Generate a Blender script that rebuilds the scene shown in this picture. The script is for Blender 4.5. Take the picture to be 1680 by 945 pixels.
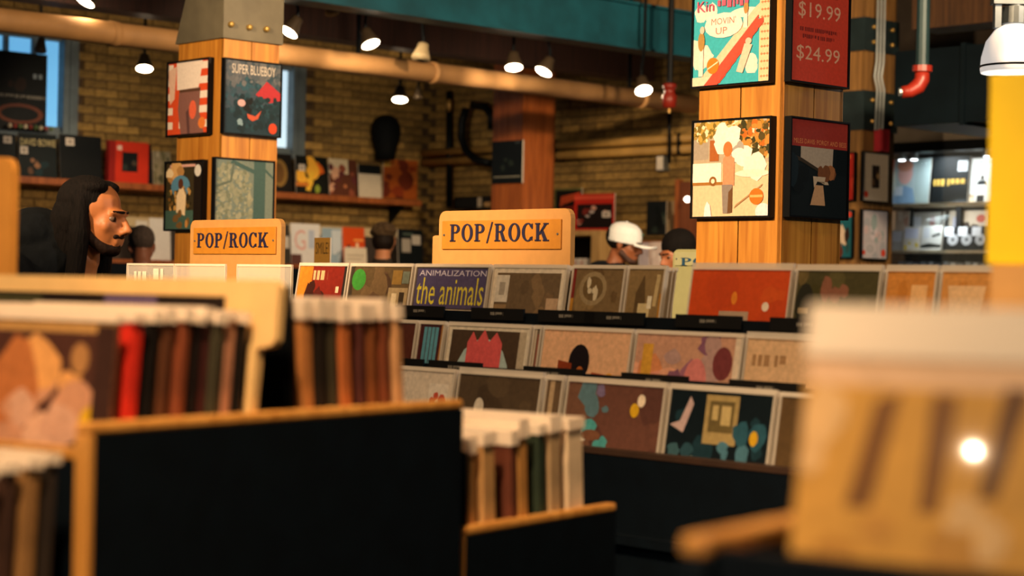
import bpy, bmesh, math, random
from mathutils import Vector, Matrix
R = math.radians
for o in list(bpy.data.objects): bpy.data.objects.remove(o)
SC = bpy.context.scene
COL = SC.collection
# ------------------------------------------------------------------ camera
FPX, CAMZ, ROLL = 3100.0, 1.35, 1.2
cam_d = bpy.data.cameras.new('camera'); cam = bpy.data.objects.new('camera', cam_d); COL.objects.link(cam)
cam.location = (0, 0, CAMZ); cam.rotation_euler = (R(90), R(-ROLL), 0)
cam_d.sensor_width = 36; cam_d.lens = 36 * FPX / 1680; cam_d.clip_start = .05
cam_d.dof.use_dof = True; cam_d.dof.focus_distance = 6.0; cam_d.dof.aperture_fstop = 3.2
SC.camera = cam
SC.view_settings.view_transform = 'Standard'; SC.view_settings.look = 'None'
SC.view_settings.exposure = 0.0; SC.view_settings.gamma = 1; SC.view_settings.use_curve_mapping = False
# ------------------------------------------------------------------ world
W = bpy.data.worlds.new('world'); SC.world = W; W.use_nodes = True
W.node_tree.nodes['Background'].inputs[0].default_value = (.16, .34, .42, 1)
W.node_tree.nodes['Background'].inputs[1].default_value = .085
# ------------------------------------------------------------------ store frames
# store grid: s runs along the racks (towards the viewer's right), p runs away from the viewer
SX, SY, UX, UY = math.sin(R(43)), -math.cos(R(43)), math.sin(R(47)), math.cos(R(47))
OX, OY = -.143, 5.2
GR = R(-47)            # turn of things that face -p
GQ = R(43)             # turn of things that face +s
def G(s, p, z): return Vector((OX + s*SX + p*UX, OY + s*SY + p*UY, z))
# front racks: a runs away from the viewer, b to the right
AR = R(-34)
def F(a, b, z): return Vector((a*math.sin(R(34)) + b*math.cos(R(34)), a*math.cos(R(34)) - b*math.sin(R(34)), z))
def ray(x, y):
    t = R(ROLL); dx, dy = (x-840)/FPX, (472.5-y)/FPX
    return dx*math.cos(t) - dy*math.sin(t), dx*math.sin(t) + dy*math.cos(t)
def P(x, y, d):
    X, Z = ray(x, y); return Vector((X*d, d, CAMZ + Z*d))
def gp(x, y, p):       # pixel on the plane p = const -> s, z
    X, Z = ray(x, y); d = (p + OX*UX + OY*UY) / (X*UX + UY)
    return (X*d-OX)*SX + (d-OY)*SY, CAMZ + Z*d
def gs(x, y, s):       # pixel on the plane s = const -> p, z
    X, Z = ray(x, y); d = (s + OX*SX + OY*SY) / (X*SX + SY)
    return (X*d-OX)*UX + (d-OY)*UY, CAMZ + Z*d
def GI(v): return (v.x-OX)*SX + (v.y-OY)*SY, (v.x-OX)*UX + (v.y-OY)*UY
# ------------------------------------------------------------------ lights of the room, and added fills
def lamp(kind, name, loc, energy, col, size=.1, aim=None, angle=60, blend=.6):
    l = bpy.data.lights.new(name, kind); l.energy = energy; l.color = col
    if kind == 'AREA': l.shape = 'DISK'; l.size = size
    else: l.shadow_soft_size = size
    if kind == 'SPOT': l.spot_size = R(angle); l.spot_blend = blend
    o = bpy.data.objects.new(name, l); COL.objects.link(o); o.location = loc
    if aim is not None: o.rotation_euler = (Vector(aim) - Vector(loc)).to_track_quat('-Z', 'Y').to_euler()
    return o
WARM, HOT, COOL = (1, .69, .40), (1, .76, .5), (.66, .86, 1)
lamp('SPOT', 'ceiling_spot_columns', (-3.4, 2.6, 3.5), 2300, WARM, .12, G(-1.5, 1.4, 2.35), 46)
lamp('SPOT', 'ceiling_spot_rack', (-1.6, 2.4, 3.6), 260, WARM, .12, G(.3, -.1, 1.2), 60)
lamp('SPOT', 'ceiling_spot_rack_end', (.9, 1.9, 3.6), 150, WARM, .12, G(.9, -.1, 1.2), 50)
lamp('SPOT', 'ceiling_spot_front', (-.5, .9, 3.5), 620, WARM, .12, (-.35, 2.3, 1.1), 55)
lamp('SPOT', 'ceiling_spot_near', (-1.3, -1.2, 3.3), 400, HOT, .1, (.5, 1.4, 1.25), 40)
lamp('POINT', 'pendant_behind_viewer', (-2.84, -.94, 2.36), 10, HOT, .02)
lamp('SPOT', 'fill_spot_right', (4.6, 2.2, 3.7), 380, (1, .88, .76), .2, G(-1.5, 2.2, 1.9), 75)  # unseen fill added to lighten the faces turned right
lamp('SPOT', 'fill_spot_back', (2.6, 6.0, 3.6), 1250, WARM, .15, G(-6.5, 4.5, 2.2), 75)  # unseen fill added to light the pipe and back area evenly
# ------------------------------------------------------------------ colours and materials
def lin(h, k=1.0):
    h = h.lstrip('#'); c = [int(h[i:i+2], 16)/255 for i in (0, 2, 4)]
    return tuple((v/12.92 if v <= .04045 else ((v+.055)/1.055)**2.4)*k for v in c) + (1,)
MATS = {}
def nodes_of(name):
    m = bpy.data.materials.new(name); m.use_nodes = True; n = m.node_tree
    return m, n, n.nodes['Principled BSDF']
def mat(name, hexc, rough=.6, metal=0, vary=.25, scale=12, bump=.15, stretch=(1, 1, 1), rnd=0, coat=0, emit=0):
    if name in MATS: return MATS[name]
    m, n, b = nodes_of(name); c = lin(hexc)
    tc = n.nodes.new('ShaderNodeTexCoord'); mp = n.nodes.new('ShaderNodeMapping'); mp.inputs['Scale'].default_value = stretch
    no = n.nodes.new('ShaderNodeTexNoise'); no.inputs['Scale'].default_value = scale; no.inputs['Detail'].default_value = 5
    n.links.new(tc.outputs['Object'], mp.inputs[0]); n.links.new(mp.outputs[0], no.inputs['Vector'])
    rp = n.nodes.new('ShaderNodeValToRGB'); rp.color_ramp.elements[0].position = .3; rp.color_ramp.elements[1].position = .7
    rp.color_ramp.elements[0].color = tuple(v*(1-vary) for v in c[:3]) + (1,)
    rp.color_ramp.elements[1].color = tuple(min(1, v*(1+vary)) for v in c[:3]) + (1,)
    n.links.new(no.outputs['Fac'], rp.inputs[0]); out = rp.outputs[0]
    if rnd:
        oi = n.nodes.new('ShaderNodeObjectInfo'); hs = n.nodes.new('ShaderNodeHueSaturation')
        mr = n.nodes.new('ShaderNodeMapRange'); mr.inputs['To Min'].default_value = 1-rnd; mr.inputs['To Max'].default_value = 1+rnd
        n.links.new(oi.outputs['Random'], mr.inputs[0]); n.links.new(mr.outputs[0], hs.inputs['Value'])
        n.links.new(out, hs.inputs['Color']); out = hs.outputs[0]
    n.links.new(out, b.inputs['Base Color'])
    b.inputs['Roughness'].default_value = rough; b.inputs['Metallic'].default_value = metal; b.inputs['Coat Weight'].default_value = coat
    if max(c[:3]) < .02: b.inputs['Specular IOR Level'].default_value = .15
    if bump:
        bp = n.nodes.new('ShaderNodeBump'); bp.inputs['Strength'].default_value = bump; bp.inputs['Distance'].default_value = .01
        n.links.new(no.outputs['Fac'], bp.inputs['Height']); n.links.new(bp.outputs[0], b.inputs['Normal'])
    if emit: b.inputs['Emission Color'].default_value = c; b.inputs['Emission Strength'].default_value = emit
    MATS[name] = m; return m
def glow(name, hexc, strength):
    if name in MATS: return MATS[name]
    m, n, b = nodes_of(name); b.inputs['Base Color'].default_value = lin(hexc)
    b.inputs['Emission Color'].default_value = lin(hexc); b.inputs['Emission Strength'].default_value = strength
    MATS[name] = m; return m
def wood(name, h0, h1, rough=.45, scale=3, coat=.15):
    if name in MATS: return MATS[name]
    m, n, b = nodes_of(name)
    tc = n.nodes.new('ShaderNodeTexCoord'); mp = n.nodes.new('ShaderNodeMapping'); mp.inputs['Scale'].default_value = (14, 14, .9)
    oi = n.nodes.new('ShaderNodeObjectInfo'); ad = n.nodes.new('ShaderNodeVectorMath')
    n.links.new(tc.outputs['Object'], mp.inputs[0]); n.links.new(mp.outputs[0], ad.inputs[0]); n.links.new(oi.outputs['Random'], ad.inputs[1])
    no = n.nodes.new('ShaderNodeTexNoise'); no.inputs['Scale'].default_value = scale; no.inputs['Detail'].default_value = 6; no.inputs['Distortion'].default_value = .6
    n.links.new(ad.outputs[0], no.inputs['Vector'])
    rp = n.nodes.new('ShaderNodeValToRGB'); rp.color_ramp.elements[0].position = .32; rp.color_ramp.elements[1].position = .66
    rp.color_ramp.elements[0].color = lin(h0); rp.color_ramp.elements[1].color = lin(h1)
    n.links.new(no.outputs['Fac'], rp.inputs[0]); n.links.new(rp.outputs[0], b.inputs['Base Color'])
    b.inputs['Roughness'].default_value = rough; b.inputs['Coat Weight'].default_value = coat; b.inputs['Coat Roughness'].default_value = .3
    MATS[name] = m; return m
def print_mat(name, rough=.35, coat=.3, mottle=.14, scale=90):
    m, n, b = nodes_of(name)
    at = n.nodes.new('ShaderNodeVertexColor'); at.layer_name = 'Col'
    tc = n.nodes.new('ShaderNodeTexCoord'); no = n.nodes.new('ShaderNodeTexNoise'); no.inputs['Scale'].default_value = scale; no.inputs['Detail'].default_value = 4
    n.links.new(tc.outputs['Object'], no.inputs['Vector'])
    mr = n.nodes.new('ShaderNodeMapRange'); mr.inputs['From Min'].default_value = .3; mr.inputs['From Max'].default_value = .7
    mr.inputs['To Min'].default_value = 1-mottle; mr.inputs['To Max'].default_value = 1+mottle
    n.links.new(no.outputs['Fac'], mr.inputs[0])
    mx = n.nodes.new('ShaderNodeMix'); mx.data_type = 'RGBA'; mx.blend_type = 'MULTIPLY'; mx.inputs['Factor'].default_value = 1
    n.links.new(at.outputs[0], mx.inputs['A']); n.links.new(mr.outputs[0], mx.inputs['B'])
    n.links.new(mx.outputs['Result'], b.inputs['Base Color'])
    b.inputs['Roughness'].default_value = rough; b.inputs['Coat Weight'].default_value = coat; b.inputs['Coat Roughness'].default_value = .12
    b.inputs['Specular IOR Level'].default_value = .3; MATS[name] = m; return m
def clear_mat(name, tint, alpha, rough=.15):
    m, n, b = nodes_of(name); b.inputs['Base Color'].default_value = lin(tint); b.inputs['Roughness'].default_value = rough
    b.inputs['Alpha'].default_value = alpha; MATS[name] = m; return m
PRINT = print_mat('cover_print'); PHOTO = print_mat('photo_print', mottle=.3, scale=50); FLAT = print_mat('flat_print', mottle=.08, coat=0, rough=.55); FLAT.node_tree.nodes['Principled BSDF'].inputs['Specular IOR Level'].default_value = .2
PLASTIC = clear_mat('plastic_film', '#f2e4d0', .55, .25)
ACRYL = clear_mat('clear_acrylic', '#e8e0d4', .28, .1)
GLASS = clear_mat('display_glass', '#c8d4d4', .06, .03)
BLACK = mat('black_laminate', '#050d14', .6, 0, .2, 20, .03)
BLKM = mat('black_metal', '#0d1114', .45, .3, .2, 20, .03)
TAN = wood('tan_edge_wood', '#b5762e', '#d89a4c')
ORNG = wood('column_wood', '#a8661a', '#d49236', scale=2.2)
SHELFW = wood('shelf_wood', '#7a3f1c', '#a55c2c')
FRAME = mat('frame_black', '#0c0d0f', .4, 0, .1, 20, 0)
STEEL = mat('teal_steel', '#2d575a', .6, .1, .25, 6, .12)
BEIGE = mat('beige_paint', '#b98a55', .7, 0, .15, 5, .1)
BOARD = mat('sign_board_tan', '#c08c4c', .6, 0, .06, 30, .03)
GOLD = mat('sign_plaque_gold', '#b9791c', .6, 0, .08, 40, .05)
NAVY = mat('navy_letter', '#1d1c3c', .5, 0, .1, 40, 0)
WHITE = mat('white_card', '#e6dccb', .6, 0, .05, 20, 0)
GREYM = mat('grey_metal', '#7d8486', .4, .7, .15, 14, .05)
# ------------------------------------------------------------------ mesh building
def link(name, me, m=None, parent=None, loc=None, rz=0, rx=0):
    o = bpy.data.objects.new(name, me); COL.objects.link(o)
    if m is not None and me is not None:
        if not me.materials: me.materials.append(m)
    if parent is not None: o.parent = parent
    if loc is not None: o.location = loc
    if rz or rx: o.rotation_euler = (rx, 0, rz)
    return o
def tag(o, label, cat, group=None):
    o['label'] = label; o['category'] = cat
    if group: o['group'] = group
    return o
def thing(name, label, cat, loc, rz=0, group=None, rx=0):
    o = bpy.data.objects.new(name, None); COL.objects.link(o); o.location = loc; o.rotation_euler = (rx, 0, rz)
    o.empty_display_size = .1
    return tag(o, label, cat, group)
def struct(o): o['kind'] = 'structure'; return o
class MB:
    def __init__(s): s.v = []; s.f = []; s.c = []
    def add(s, vs, fs, col=None):
        n = len(s.v); s.v += [tuple(v) for v in vs]; s.f += [[i+n for i in f] for f in fs]; s.c += [col]*len(fs); return s
    def box(s, x0, y0, z0, x1, y1, z1, col=None, M=None):
        vs = [Vector((x, y, z)) for z in (z0, z1) for y in (y0, y1) for x in (x0, x1)]
        if M is not None: vs = [M @ v for v in vs]
        return s.add(vs, [(0, 2, 3, 1), (4, 5, 7, 6), (0, 1, 5, 4), (2, 6, 7, 3), (0, 4, 6, 2), (1, 3, 7, 5)], col)
    def prism(s, pts, y0, y1, col=None):            # outline in x,z pulled along y
        n = len(pts); vs = [(x, y0, z) for x, z in pts] + [(x, y1, z) for x, z in pts]
        return s.add(vs, [list(range(n)), list(range(2*n-1, n-1, -1))] + [(i, i+n, (i+1) % n+n, (i+1) % n) for i in range(n)], col)
    def tube(s, path, r, n=8, caps=True):
        path = [Vector(p) for p in path]; rs = r if isinstance(r, (list, tuple)) else [r]*len(path)
        vs, fs = [], []; ref = None
        for i, p in enumerate(path):
            t = (path[min(i+1, len(path)-1)] - path[max(i-1, 0)]).normalized()
            if ref is None: ref = t.orthogonal().normalized()
            ref = (ref - t*ref.dot(t)).normalized(); q = t.cross(ref)
            for k in range(n):
                a = 2*math.pi*k/n; vs.append(p + (ref*math.cos(a) + q*math.sin(a))*rs[i])
        for i in range(len(path)-1):
            for k in range(n): fs.append((i*n+k, i*n+(k+1) % n, (i+1)*n+(k+1) % n, (i+1)*n+k))
        if caps: fs += [list(range(n))[::-1], [(len(path)-1)*n+k for k in range(n)]]
        return s.add(vs, fs)
    def lathe(s, prof, n=20, M=None, sy=1):         # profile (r, z), closed at the ends
        vs, fs = [], []
        for r, z in prof:
            for k in range(n):
                a = 2*math.pi*k/n; v = Vector((r*math.cos(a), r*math.sin(a)*sy, z)); vs.append(M @ v if M is not None else v)
        for i in range(len(prof)-1):
            for k in range(n): fs.append((i*n+k, i*n+(k+1) % n, (i+1)*n+(k+1) % n, (i+1)*n+k))
        fs += [list(range(n))[::-1], [(len(prof)-1)*n+k for k in range(n)]]
        return s.add(vs, fs)
    def ell(s, c, r, n=16, m=10, M=None):
        prof = [(math.sin(math.pi*(i+.02)/(m+.04)), -math.cos(math.pi*(i+.02)/(m+.04))) for i in range(m+1)]
        vs, fs = [], []
        for q, z in prof:
            for k in range(n):
                a = 2*math.pi*k/n; v = Vector((q*math.cos(a)*r[0], q*math.sin(a)*r[1], z*r[2]))
                if M is not None: v = M @ v
                vs.append(v + Vector(c))
        for i in range(m):
            for k in range(n): fs.append((i*n+k, i*n+(k+1) % n, (i+1)*n+(k+1) % n, (i+1)*n+k))
        fs += [list(range(n))[::-1], [m*n+k for k in range(n)]]
        return s.add(vs, fs)
    def cap(s, a, b, ra, rb, n=12):                 # tapered capsule
        a, b = Vector(a), Vector(b); t = (b-a).normalized()
        pts, rs = [], []
        for k in range(4): q = math.pi/2*k/4; pts.append(a - t*ra*math.cos(q)); rs.append(max(ra*math.sin(q), ra*.05))
        pts.append(a); rs.append(ra); pts.append(b); rs.append(rb)
        for k in range(1, 5): q = math.pi/2*k/4; pts.append(b + t*rb*math.sin(q)); rs.append(max(rb*math.cos(q), rb*.05))
        return s.tube(pts, rs, n)
    def mesh(s, name):
        me = bpy.data.meshes.new(name); me.from_pydata(s.v, [], s.f)
        if any(c is not None for c in s.c):
            at = me.color_attributes.new('Col', 'FLOAT_COLOR', 'CORNER'); i = 0; buf = []
            for f, c in zip(s.f, s.c): buf += list(c or (1, 1, 1, 1))*len(f)
            at.data.foreach_set('color', buf)
        me.update(); return me
    def obj(s, name, m, parent=None, loc=None, rz=0, rx=0, smooth=False, bevel=0):
        me = s.mesh(name)
        if smooth: me.polygons.foreach_set('use_smooth', [True]*len(me.polygons))
        o = link(name, me, m, parent, loc, rz, rx)
        if bevel:
            b = o.modifiers.new('bevel', 'BEVEL'); b.width = bevel; b.segments = 2; b.limit_method = 'ANGLE'
        return o
# flat lettering (outlines of the built-in typeface)
TXT = {}
def text_polys(body):
    if body in TXT: return TXT[body]
    cu = bpy.data.curves.new('t', 'FONT'); cu.body = body; cu.resolution_u = 2
    o = bpy.data.objects.new('t', cu); COL.objects.link(o); dg = bpy.context.evaluated_depsgraph_get()
    me = o.evaluated_get(dg).to_mesh(); vs = [(v.co.x, v.co.y) for v in me.vertices]; fs = [list(p.vertices) for p in me.polygons]
    o.evaluated_get(dg).to_mesh_clear(); bpy.data.objects.remove(o); bpy.data.curves.remove(cu)
    if vs:
        x0, x1 = min(v[0] for v in vs), max(v[0] for v in vs); y0, y1 = min(v[1] for v in vs), max(v[1] for v in vs)
        vs = [((x-x0)/(x1-x0 or 1), (y-y0)/(y1-y0 or 1)) for x, y in vs]
    TXT[body] = (vs, fs); return TXT[body]
def blob(rng, cx, cy, rx, ry, n=11, j=.35):
    ph = rng.random()*6; return [(cx+rx*(1-j*rng.random())*math.cos(ph+2*math.pi*k/n), cy+ry*(1-j*rng.random())*math.sin(ph+2*math.pi*k/n)) for k in range(n)]
def art(w, h, layers, y=0.0, z0=0.0, seed=1, step=.00008):
    """flat print facing -y, w by h metres; layers in 0..1 units (0,0 lower left)"""
    mb = MB(); rng = random.Random(seed); X = lambda u: (u-.5)*w; Z = lambda v: z0 + v*h; k = 0
    def poly(pts, c):
        nonlocal k
        pts = [(min(1, max(0, u)), min(1, max(0, v))) for u, v in pts]
        yy = y - k*step; mb.add([(X(u), yy, Z(v)) for u, v in pts], [list(range(len(pts)))], c)
    for L in layers:
        t = L[0]
        if t == 'r': _, a, b, c, d, co = L; poly([(a, b), (c, b), (c, d), (a, d)], lin(co))
        elif t == 'e': _, a, b, rx, ry, co = L; poly([(a+rx*math.cos(q*.393), b+ry*math.sin(q*.393)) for q in range(16)], lin(co))
        elif t == 'p': poly(L[1], lin(L[2]))
        elif t == 't':
            _, s, a, b, c, d, co = L; vs, fs = text_polys(s); yy = y - k*step
            mb.add([(X(a+(c-a)*u), yy, Z(b+(d-b)*v)) for u, v in vs], fs, lin(co))
        elif t == 'm':                                # a line of marks too small to read
            _, a, b, c, d, co = L; u = a; gap = (d-b)*.22*h/w
            while u < c:
                q = (d-b)*(.35+.4*rng.random())*h/w; lo = b + (d-b)*(.25 if rng.random() < .3 else 0)
                poly([(u, lo), (min(c, u+q), lo), (min(c, u+q), d), (u, d)], lin(co)); u += q + gap*(2.5 if rng.random() < .15 else 1)
        elif t == 'b':                                # scattered soft blobs: n, area, size, colours
            _, n, a, b, c, d, sz, cols = L
            for i in range(n):
                q = sz*(.5+rng.random()); poly(blob(rng, a+(c-a)*rng.random(), b+(d-b)*rng.random(), q, q*(.6+.8*rng.random())), lin(rng.choice(cols))); k += .25 if n < 30 else .04
        elif t == 'g':                                # vertical colour bands
            _, a, b, c, d, cols = L
            for i, co in enumerate(cols): poly([(a+(c-a)*i/len(cols), b), (a+(c-a)*(i+1)/len(cols), b), (a+(c-a)*(i+1)/len(cols), d), (a+(c-a)*i/len(cols), d)], lin(co))
        k += 1
    return mb
def proj(v):
    d = v[1]; X, Z = v[0]/d, (v[2]-CAMZ)/d; t = R(ROLL)
    return 840 + FPX*(X*math.cos(t) + Z*math.sin(t)), 472.5 - FPX*(-X*math.sin(t) + Z*math.cos(t))
# ------------------------------------------------------------------ floor, ceiling
FLOORM = mat('floor_boards', '#2a1f18', .5, 0, .4, 8, .1, (1, 8, 1))
CEILM = mat('ceiling_dark', '#1d140e', .9, 0, .4, 5, .3)
o = MB().box(-11, -3, -.1, 6, 10.2, 0).obj('floor', FLOORM, None, G(0, 0, 0), GR); struct(o)
ceil = MB().box(-11, -3, 3.95, 6, 10.2, 4.05).obj('ceiling', CEILM, None, G(0, 0, 0), GR); struct(ceil)
JOIST = wood('joist_wood', '#3a2412', '#5c3c1e', .8)
jm = MB().box(-.05, -1.5, 0, .05, 10, .2).mesh('joist')
for k in range(20):
    j = link('joist', jm, JOIST, ceil); j.location = (-8.7 + k*.62, 0, 3.75)
# ------------------------------------------------------------------ brick walls
BRICK = mat('brick_yellow', '#8c6f38', .9, 0, .3, 30, .35, rnd=.38)
MORTAR = mat('mortar', '#4a3822', .95, 0, .3, 20, .3)
BL, BH, BD = .19, .057, .02
brick_me = MB().box(-BL/2, -BD, 0, BL/2, .005, BH).mesh('brick')
def brick_wall(wall, place, rz, u0, u1, z0, z1, holes, want, limit=300, off=.0):
    """bricks standing proud of the wall's mortar; place(u, z) -> world"""
    cand, rest = [], MB()
    r = 0; z = z0
    while z < z1:
        u = u0 + (.1 if r % 2 else 0)
        while u < u1:
            if not any(a-.09 < u < b+.09 and c-.05 < z < d for a, b, c, d in holes):
                x, y = proj(place(u, z)); cand.append((0 if want(x, y) else 1, len(cand), u, z))
            u += .2
        z += .067; r += 1
    cand.sort(); inv = wall.matrix_world
    n = 0
    for w, i, u, z in cand:
        if w == 0 and n < limit:
            b = link('brick', brick_me, BRICK, wall); b.location = (u, -off, z); n += 1
        else: rest.box(u-BL/2, -BD-off, z, u+BL/2, .005-off, z+BH)
    if rest.v:
        q = rest.obj('brickwork', BRICK, wall); q['kind'] = 'stuff'
WS, WP = -8.95, 7.5
# back wall, facing +s; local x runs along p
w1a, w1b = gs(-90, 150, WS)[0], gs(112, 150, WS)[0]; w1z0, w1z1 = gs(60, 216, WS)[1], gs(60, 52, WS)[1]
w2a, w2b = gs(395, 180, WS)[0], gs(487, 180, WS)[0]; w2z0, w2z1 = gs(470, 252, WS)[1], gs(470, 105, WS)[1]
def wall_with_holes(u0, u1, z0, z1, holes, t):
    mb = MB(); us = sorted({u0, u1, *[h[0] for h in holes], *[h[1] for h in holes]})
    for a, b in zip(us, us[1:]):
        hs = [h for h in holes if h[0] <= a+1e-6 and h[1] >= b-1e-6]
        if not hs: mb.box(a, 0, z0, b, t, z1)
        else: mb.box(a, 0, z0, b, t, hs[0][2]); mb.box(a, 0, hs[0][3], b, t, z1)
    return mb
holes = [(w1a, w1b, w1z0, w1z1), (w2a, w2b, w2z0, w2z1)]
wall_back = wall_with_holes(.5, WP+.3, 0, 3.95, holes, .3).obj('wall_back', MORTAR, None, G(WS, 0, 0), GQ); struct(wall_back)
bpy.context.view_layer.update()
brick_wall(wall_back, lambda u, z: G(WS, u, z), GQ, 2.6, WP, 1.55, 3.5, holes,
           lambda x, y: 88 < y < 372 and (128 < x < 284 or 498 < x < 716))
wall_side = MB().box(WS, 0, 0, -5.15, .3, 3.95).obj('wall_side', MORTAR, None, G(0, WP, 0), GR); struct(wall_side)
brick_wall(wall_side, lambda u, z: G(u, WP, z), GR, WS+.1, -5.2, 1.5, 3.5, [],
           lambda x, y: 165 < y < 400 and (714 < x < 812 or 904 < x < 1142))
wall_right = MB().box(-5.15, 0, 0, 4, .3, 3.95).obj('wall_right', mat('plaster_dark', '#3a3127', .9, 0, .3, 5, .2), None, G(0, 8.6, 0), GR); struct(wall_right)
# windows
PANE = glow('daylight_pane', '#5fa0cc', 1.1); PANE2 = glow('daylight_pane_pale', '#b9d3e2', 1.1)
WFR = mat('window_frame_grey', '#5d6a70', .6, .1, .2, 10, .1)
def window(name, a, b, z0, z1, pane, mull):
    w = thing(name, 'x', 'window', G(WS, 0, 0), GQ); del w['category']; del w['label']; struct(w)
    t = .05
    mb = MB(); mb.box(a, .02, z0, a+t, .12, z1); mb.box(b-t, -.02, z0, b, .12, z1); mb.box(a+t, .02, z0, b-t, .12, z0+t); mb.box(a+t, .02, z1-t, b-t, .12, z1)
    mb.obj('window_frame', WFR, w)
    MB().box(a-.03, -.06, z0-.045, b+.05, .1, z0).obj('window_sill', WFR, w)
    MB().box(b, -.03, z0, b+.07, .0, z1).obj('window_casing', WFR, w)
    xs = [a+t] + [a+t+(b-a-2*t)*m for m in mull] + [b-t]
    for i, (q, r) in enumerate(zip(xs, xs[1:])):
        MB().box(q+(.02 if i else 0), .07, z0+t, r-(.02 if i < len(xs)-2 else 0), .078, z1-t).obj('pane', pane, w)
        if i: MB().box(q-.02, .04, z0+t, q+.02, .1, z1-t).obj('mullion', WFR, w)
window('window_1', *holes[0], PANE, (.5, .76)); window('window_2', *holes[1], PANE2, ())
# ------------------------------------------------------------------ columns
def column(name, label, s, p, z1, m, w=.34, d=.34, planks=2):
    """s, p: the corner nearest the viewer (largest s, smallest p)"""
    c = thing(name, label, 'column', G(s-w/2, p+d/2, 0), GR)
    t = .018; e = .0025
    MB().box(-w/2+t, -d/2+t, 0, w/2-t, d/2-t, z1).obj('post_core', BLACK, c)
    for q in range(4):
        ww, dd = (w, d) if q % 2 == 0 else (d, w)
        for k in range(planks):
            a, b = -ww/2 + ww*k/planks + e, -ww/2 + ww*(k+1)/planks - e
            MB().box(a if k else -ww/2, -dd/2, 0, b, -dd/2+t, z1-.002).obj('plank', m, c).rotation_euler = (0, 0, q*math.pi/2)
    return c
CL, CR, C3, C4 = (-3.215, 1.39), (-.097, 1.508), (-6.59, 6.42), (-3.55, 6.6)
zl = P(357, 62, 8.5)[2]
column('timber_column', 'orange wood column with framed covers behind the smaller pop/rock sign', *CL, zl, ORNG, .365, .305)
column('timber_column', 'largest orange wood column, carrying the red price sign', *CR, 3.95, ORNG, .375, .32)
column('timber_column', 'far reddish wood column against the brick corner with one black poster', *C3, 3.95, wood('column_wood_red', '#8a451c', '#b0602a'), planks=2)
RAW = wood('raw_timber', '#6b4a22', '#9a7038', .8)
column('timber_column', 'pale raw timber column with steel straps and conduits beside the glass case', *C4, 3.95, RAW, planks=1)
# steel shoe on top of the left column
cap = thing('column_cap', 'dark green steel shoe bolted on top of the left wood column', 'column cap', G(CL[0]-.1825, CL[1]+.1525, zl), GR)
CAPM = mat('cap_steel', '#6a6350', .6, .1, .2, 8, .12)
MB().prism([(-.195, 0), (.195, 0), (.195, .45), (-.02, .45)], -.165, .165).obj('shoe', CAPM, cap)
bolt = MB().lathe([(.014, 0), (.014, .012), (.011, .018), (.004, .02)], 10, Matrix.Rotation(R(90), 4, 'Y')).mesh('bolt')
for px, py in ((379, 40), (409, 45), (437, 48)):
    pp, zz = gs(px, py, CL[0]+.016)
    b = link('bolt', bolt, mat('brass_bolt', '#a98a48', .4, .6, .1, 20, 0), cap); b.location = (.194, pp-(CL[1]+.1525), zz-zl)
# ------------------------------------------------------------------ steel beam, pipes
def along_u(x, y, d, n):     # grid s,p,z of pixel at depth d
    v = P(x, y, d); s, p = GI(v); return s, p, v.z
s, p, zb = along_u(800, 50, 11.9, 0)
beam = thing('steel_beam', 'teal painted steel beam running across under the ceiling', 'beam', G(s, 0, zb), GQ)
TEAL = mat('teal_paint', '#125262', .55, 0, .3, 5, .15)
p0, p1 = p-4.5, 7.45
MB().box(p0, -.09, .02, p1, .03, .295).obj('web', TEAL, beam)
MB().box(p0, -.12, 0, p1, .08, .018).obj('lower_flange', TEAL, beam)
MB().box(p0, -.12, .297, p1, .08, .315).obj('upper_flange', TEAL, beam)
blk = thing('timber_block', 'yellowish timber block resting on the teal beam by the price column', 'timber', G(s, along_u(1105, 20, 13, 0)[1], zb+.315), GQ)
MB().box(-.2, -.12, 0, -.01, .05, .22).obj('block', RAW, blk); MB().box(.0, -.12, 0, .2, .05, .22).obj('block', RAW, blk)
s, p, z = along_u(560, 101, 11.9, 0)
pipe = thing('ceiling_pipe', 'thick beige painted pipe crossing in front of the brick walls', 'pipe', G(s, 0, z), GQ)
MB().tube([(-1.2, 0, 0), (7.2, 0, 0)], .066, 20).obj('pipe_run', BEIGE, pipe, smooth=True)
for q in (2.2, 4.6, 6.6):
    MB().tube([(q, 0, 0), (q+.05, 0, 0)], .072, 20).obj('collar', BEIGE, pipe, smooth=True)
for q in (1.0, 4.0, 6.5): MB().box(q-.01, -.01, .06, q+.01, .01, 3.95-z).obj('hanger', BLKM, pipe)
psB = s
dj = thing('roof_girder', 'dark stained timber girder above the beige pipe', 'girder', G(psB-.5, 0, z+.22), GQ)
MB().box(-1.5, 0, 0, 7.3, .2, .3).obj('girder', wood('dark_girder', '#2a160e', '#42241a', .8), dj)
# yellowish pipes on the side wall
PIPEY = mat('ochre_pipe', '#a5803f', .6, 0, .2, 6, .1)
for (ya, yb, r, lab) in ((241, 224, .034, 'upper ochre pipe running along the side brick wall'), (258, 241, .036, 'lower ochre pipe running along the side brick wall')):
    s0, z0 = gp(900, ya, WP-.1); s1, z1 = gp(1142, yb, WP-.1); z = (z0+z1)/2
    t = thing('wall_pipe', lab, 'pipe', G(0, WP-.1, z), GR)
    MB().tube([(s0-1.6, 0, 0), (s1+.5, 0, 0)], r, 14).obj('pipe_run', PIPEY, t, smooth=True)
    for q in (s0+.1, s1-.15): MB().box(q-.012, -r-.004, -r-.006, q+.012, .1, r+.006).obj('bracket', BLKM, t)
def rod(name, label, cat, pts, r, m, n=10, group=None):
    o = MB().tube([Vector(q)-Vector(pts[0]) for q in pts], r, n).obj(name, m, None, pts[0], smooth=True); return tag(o, label, cat, group)
def onp(x, y, p): s, z = gp(x, y, p); return G(s, p, z)
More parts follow.
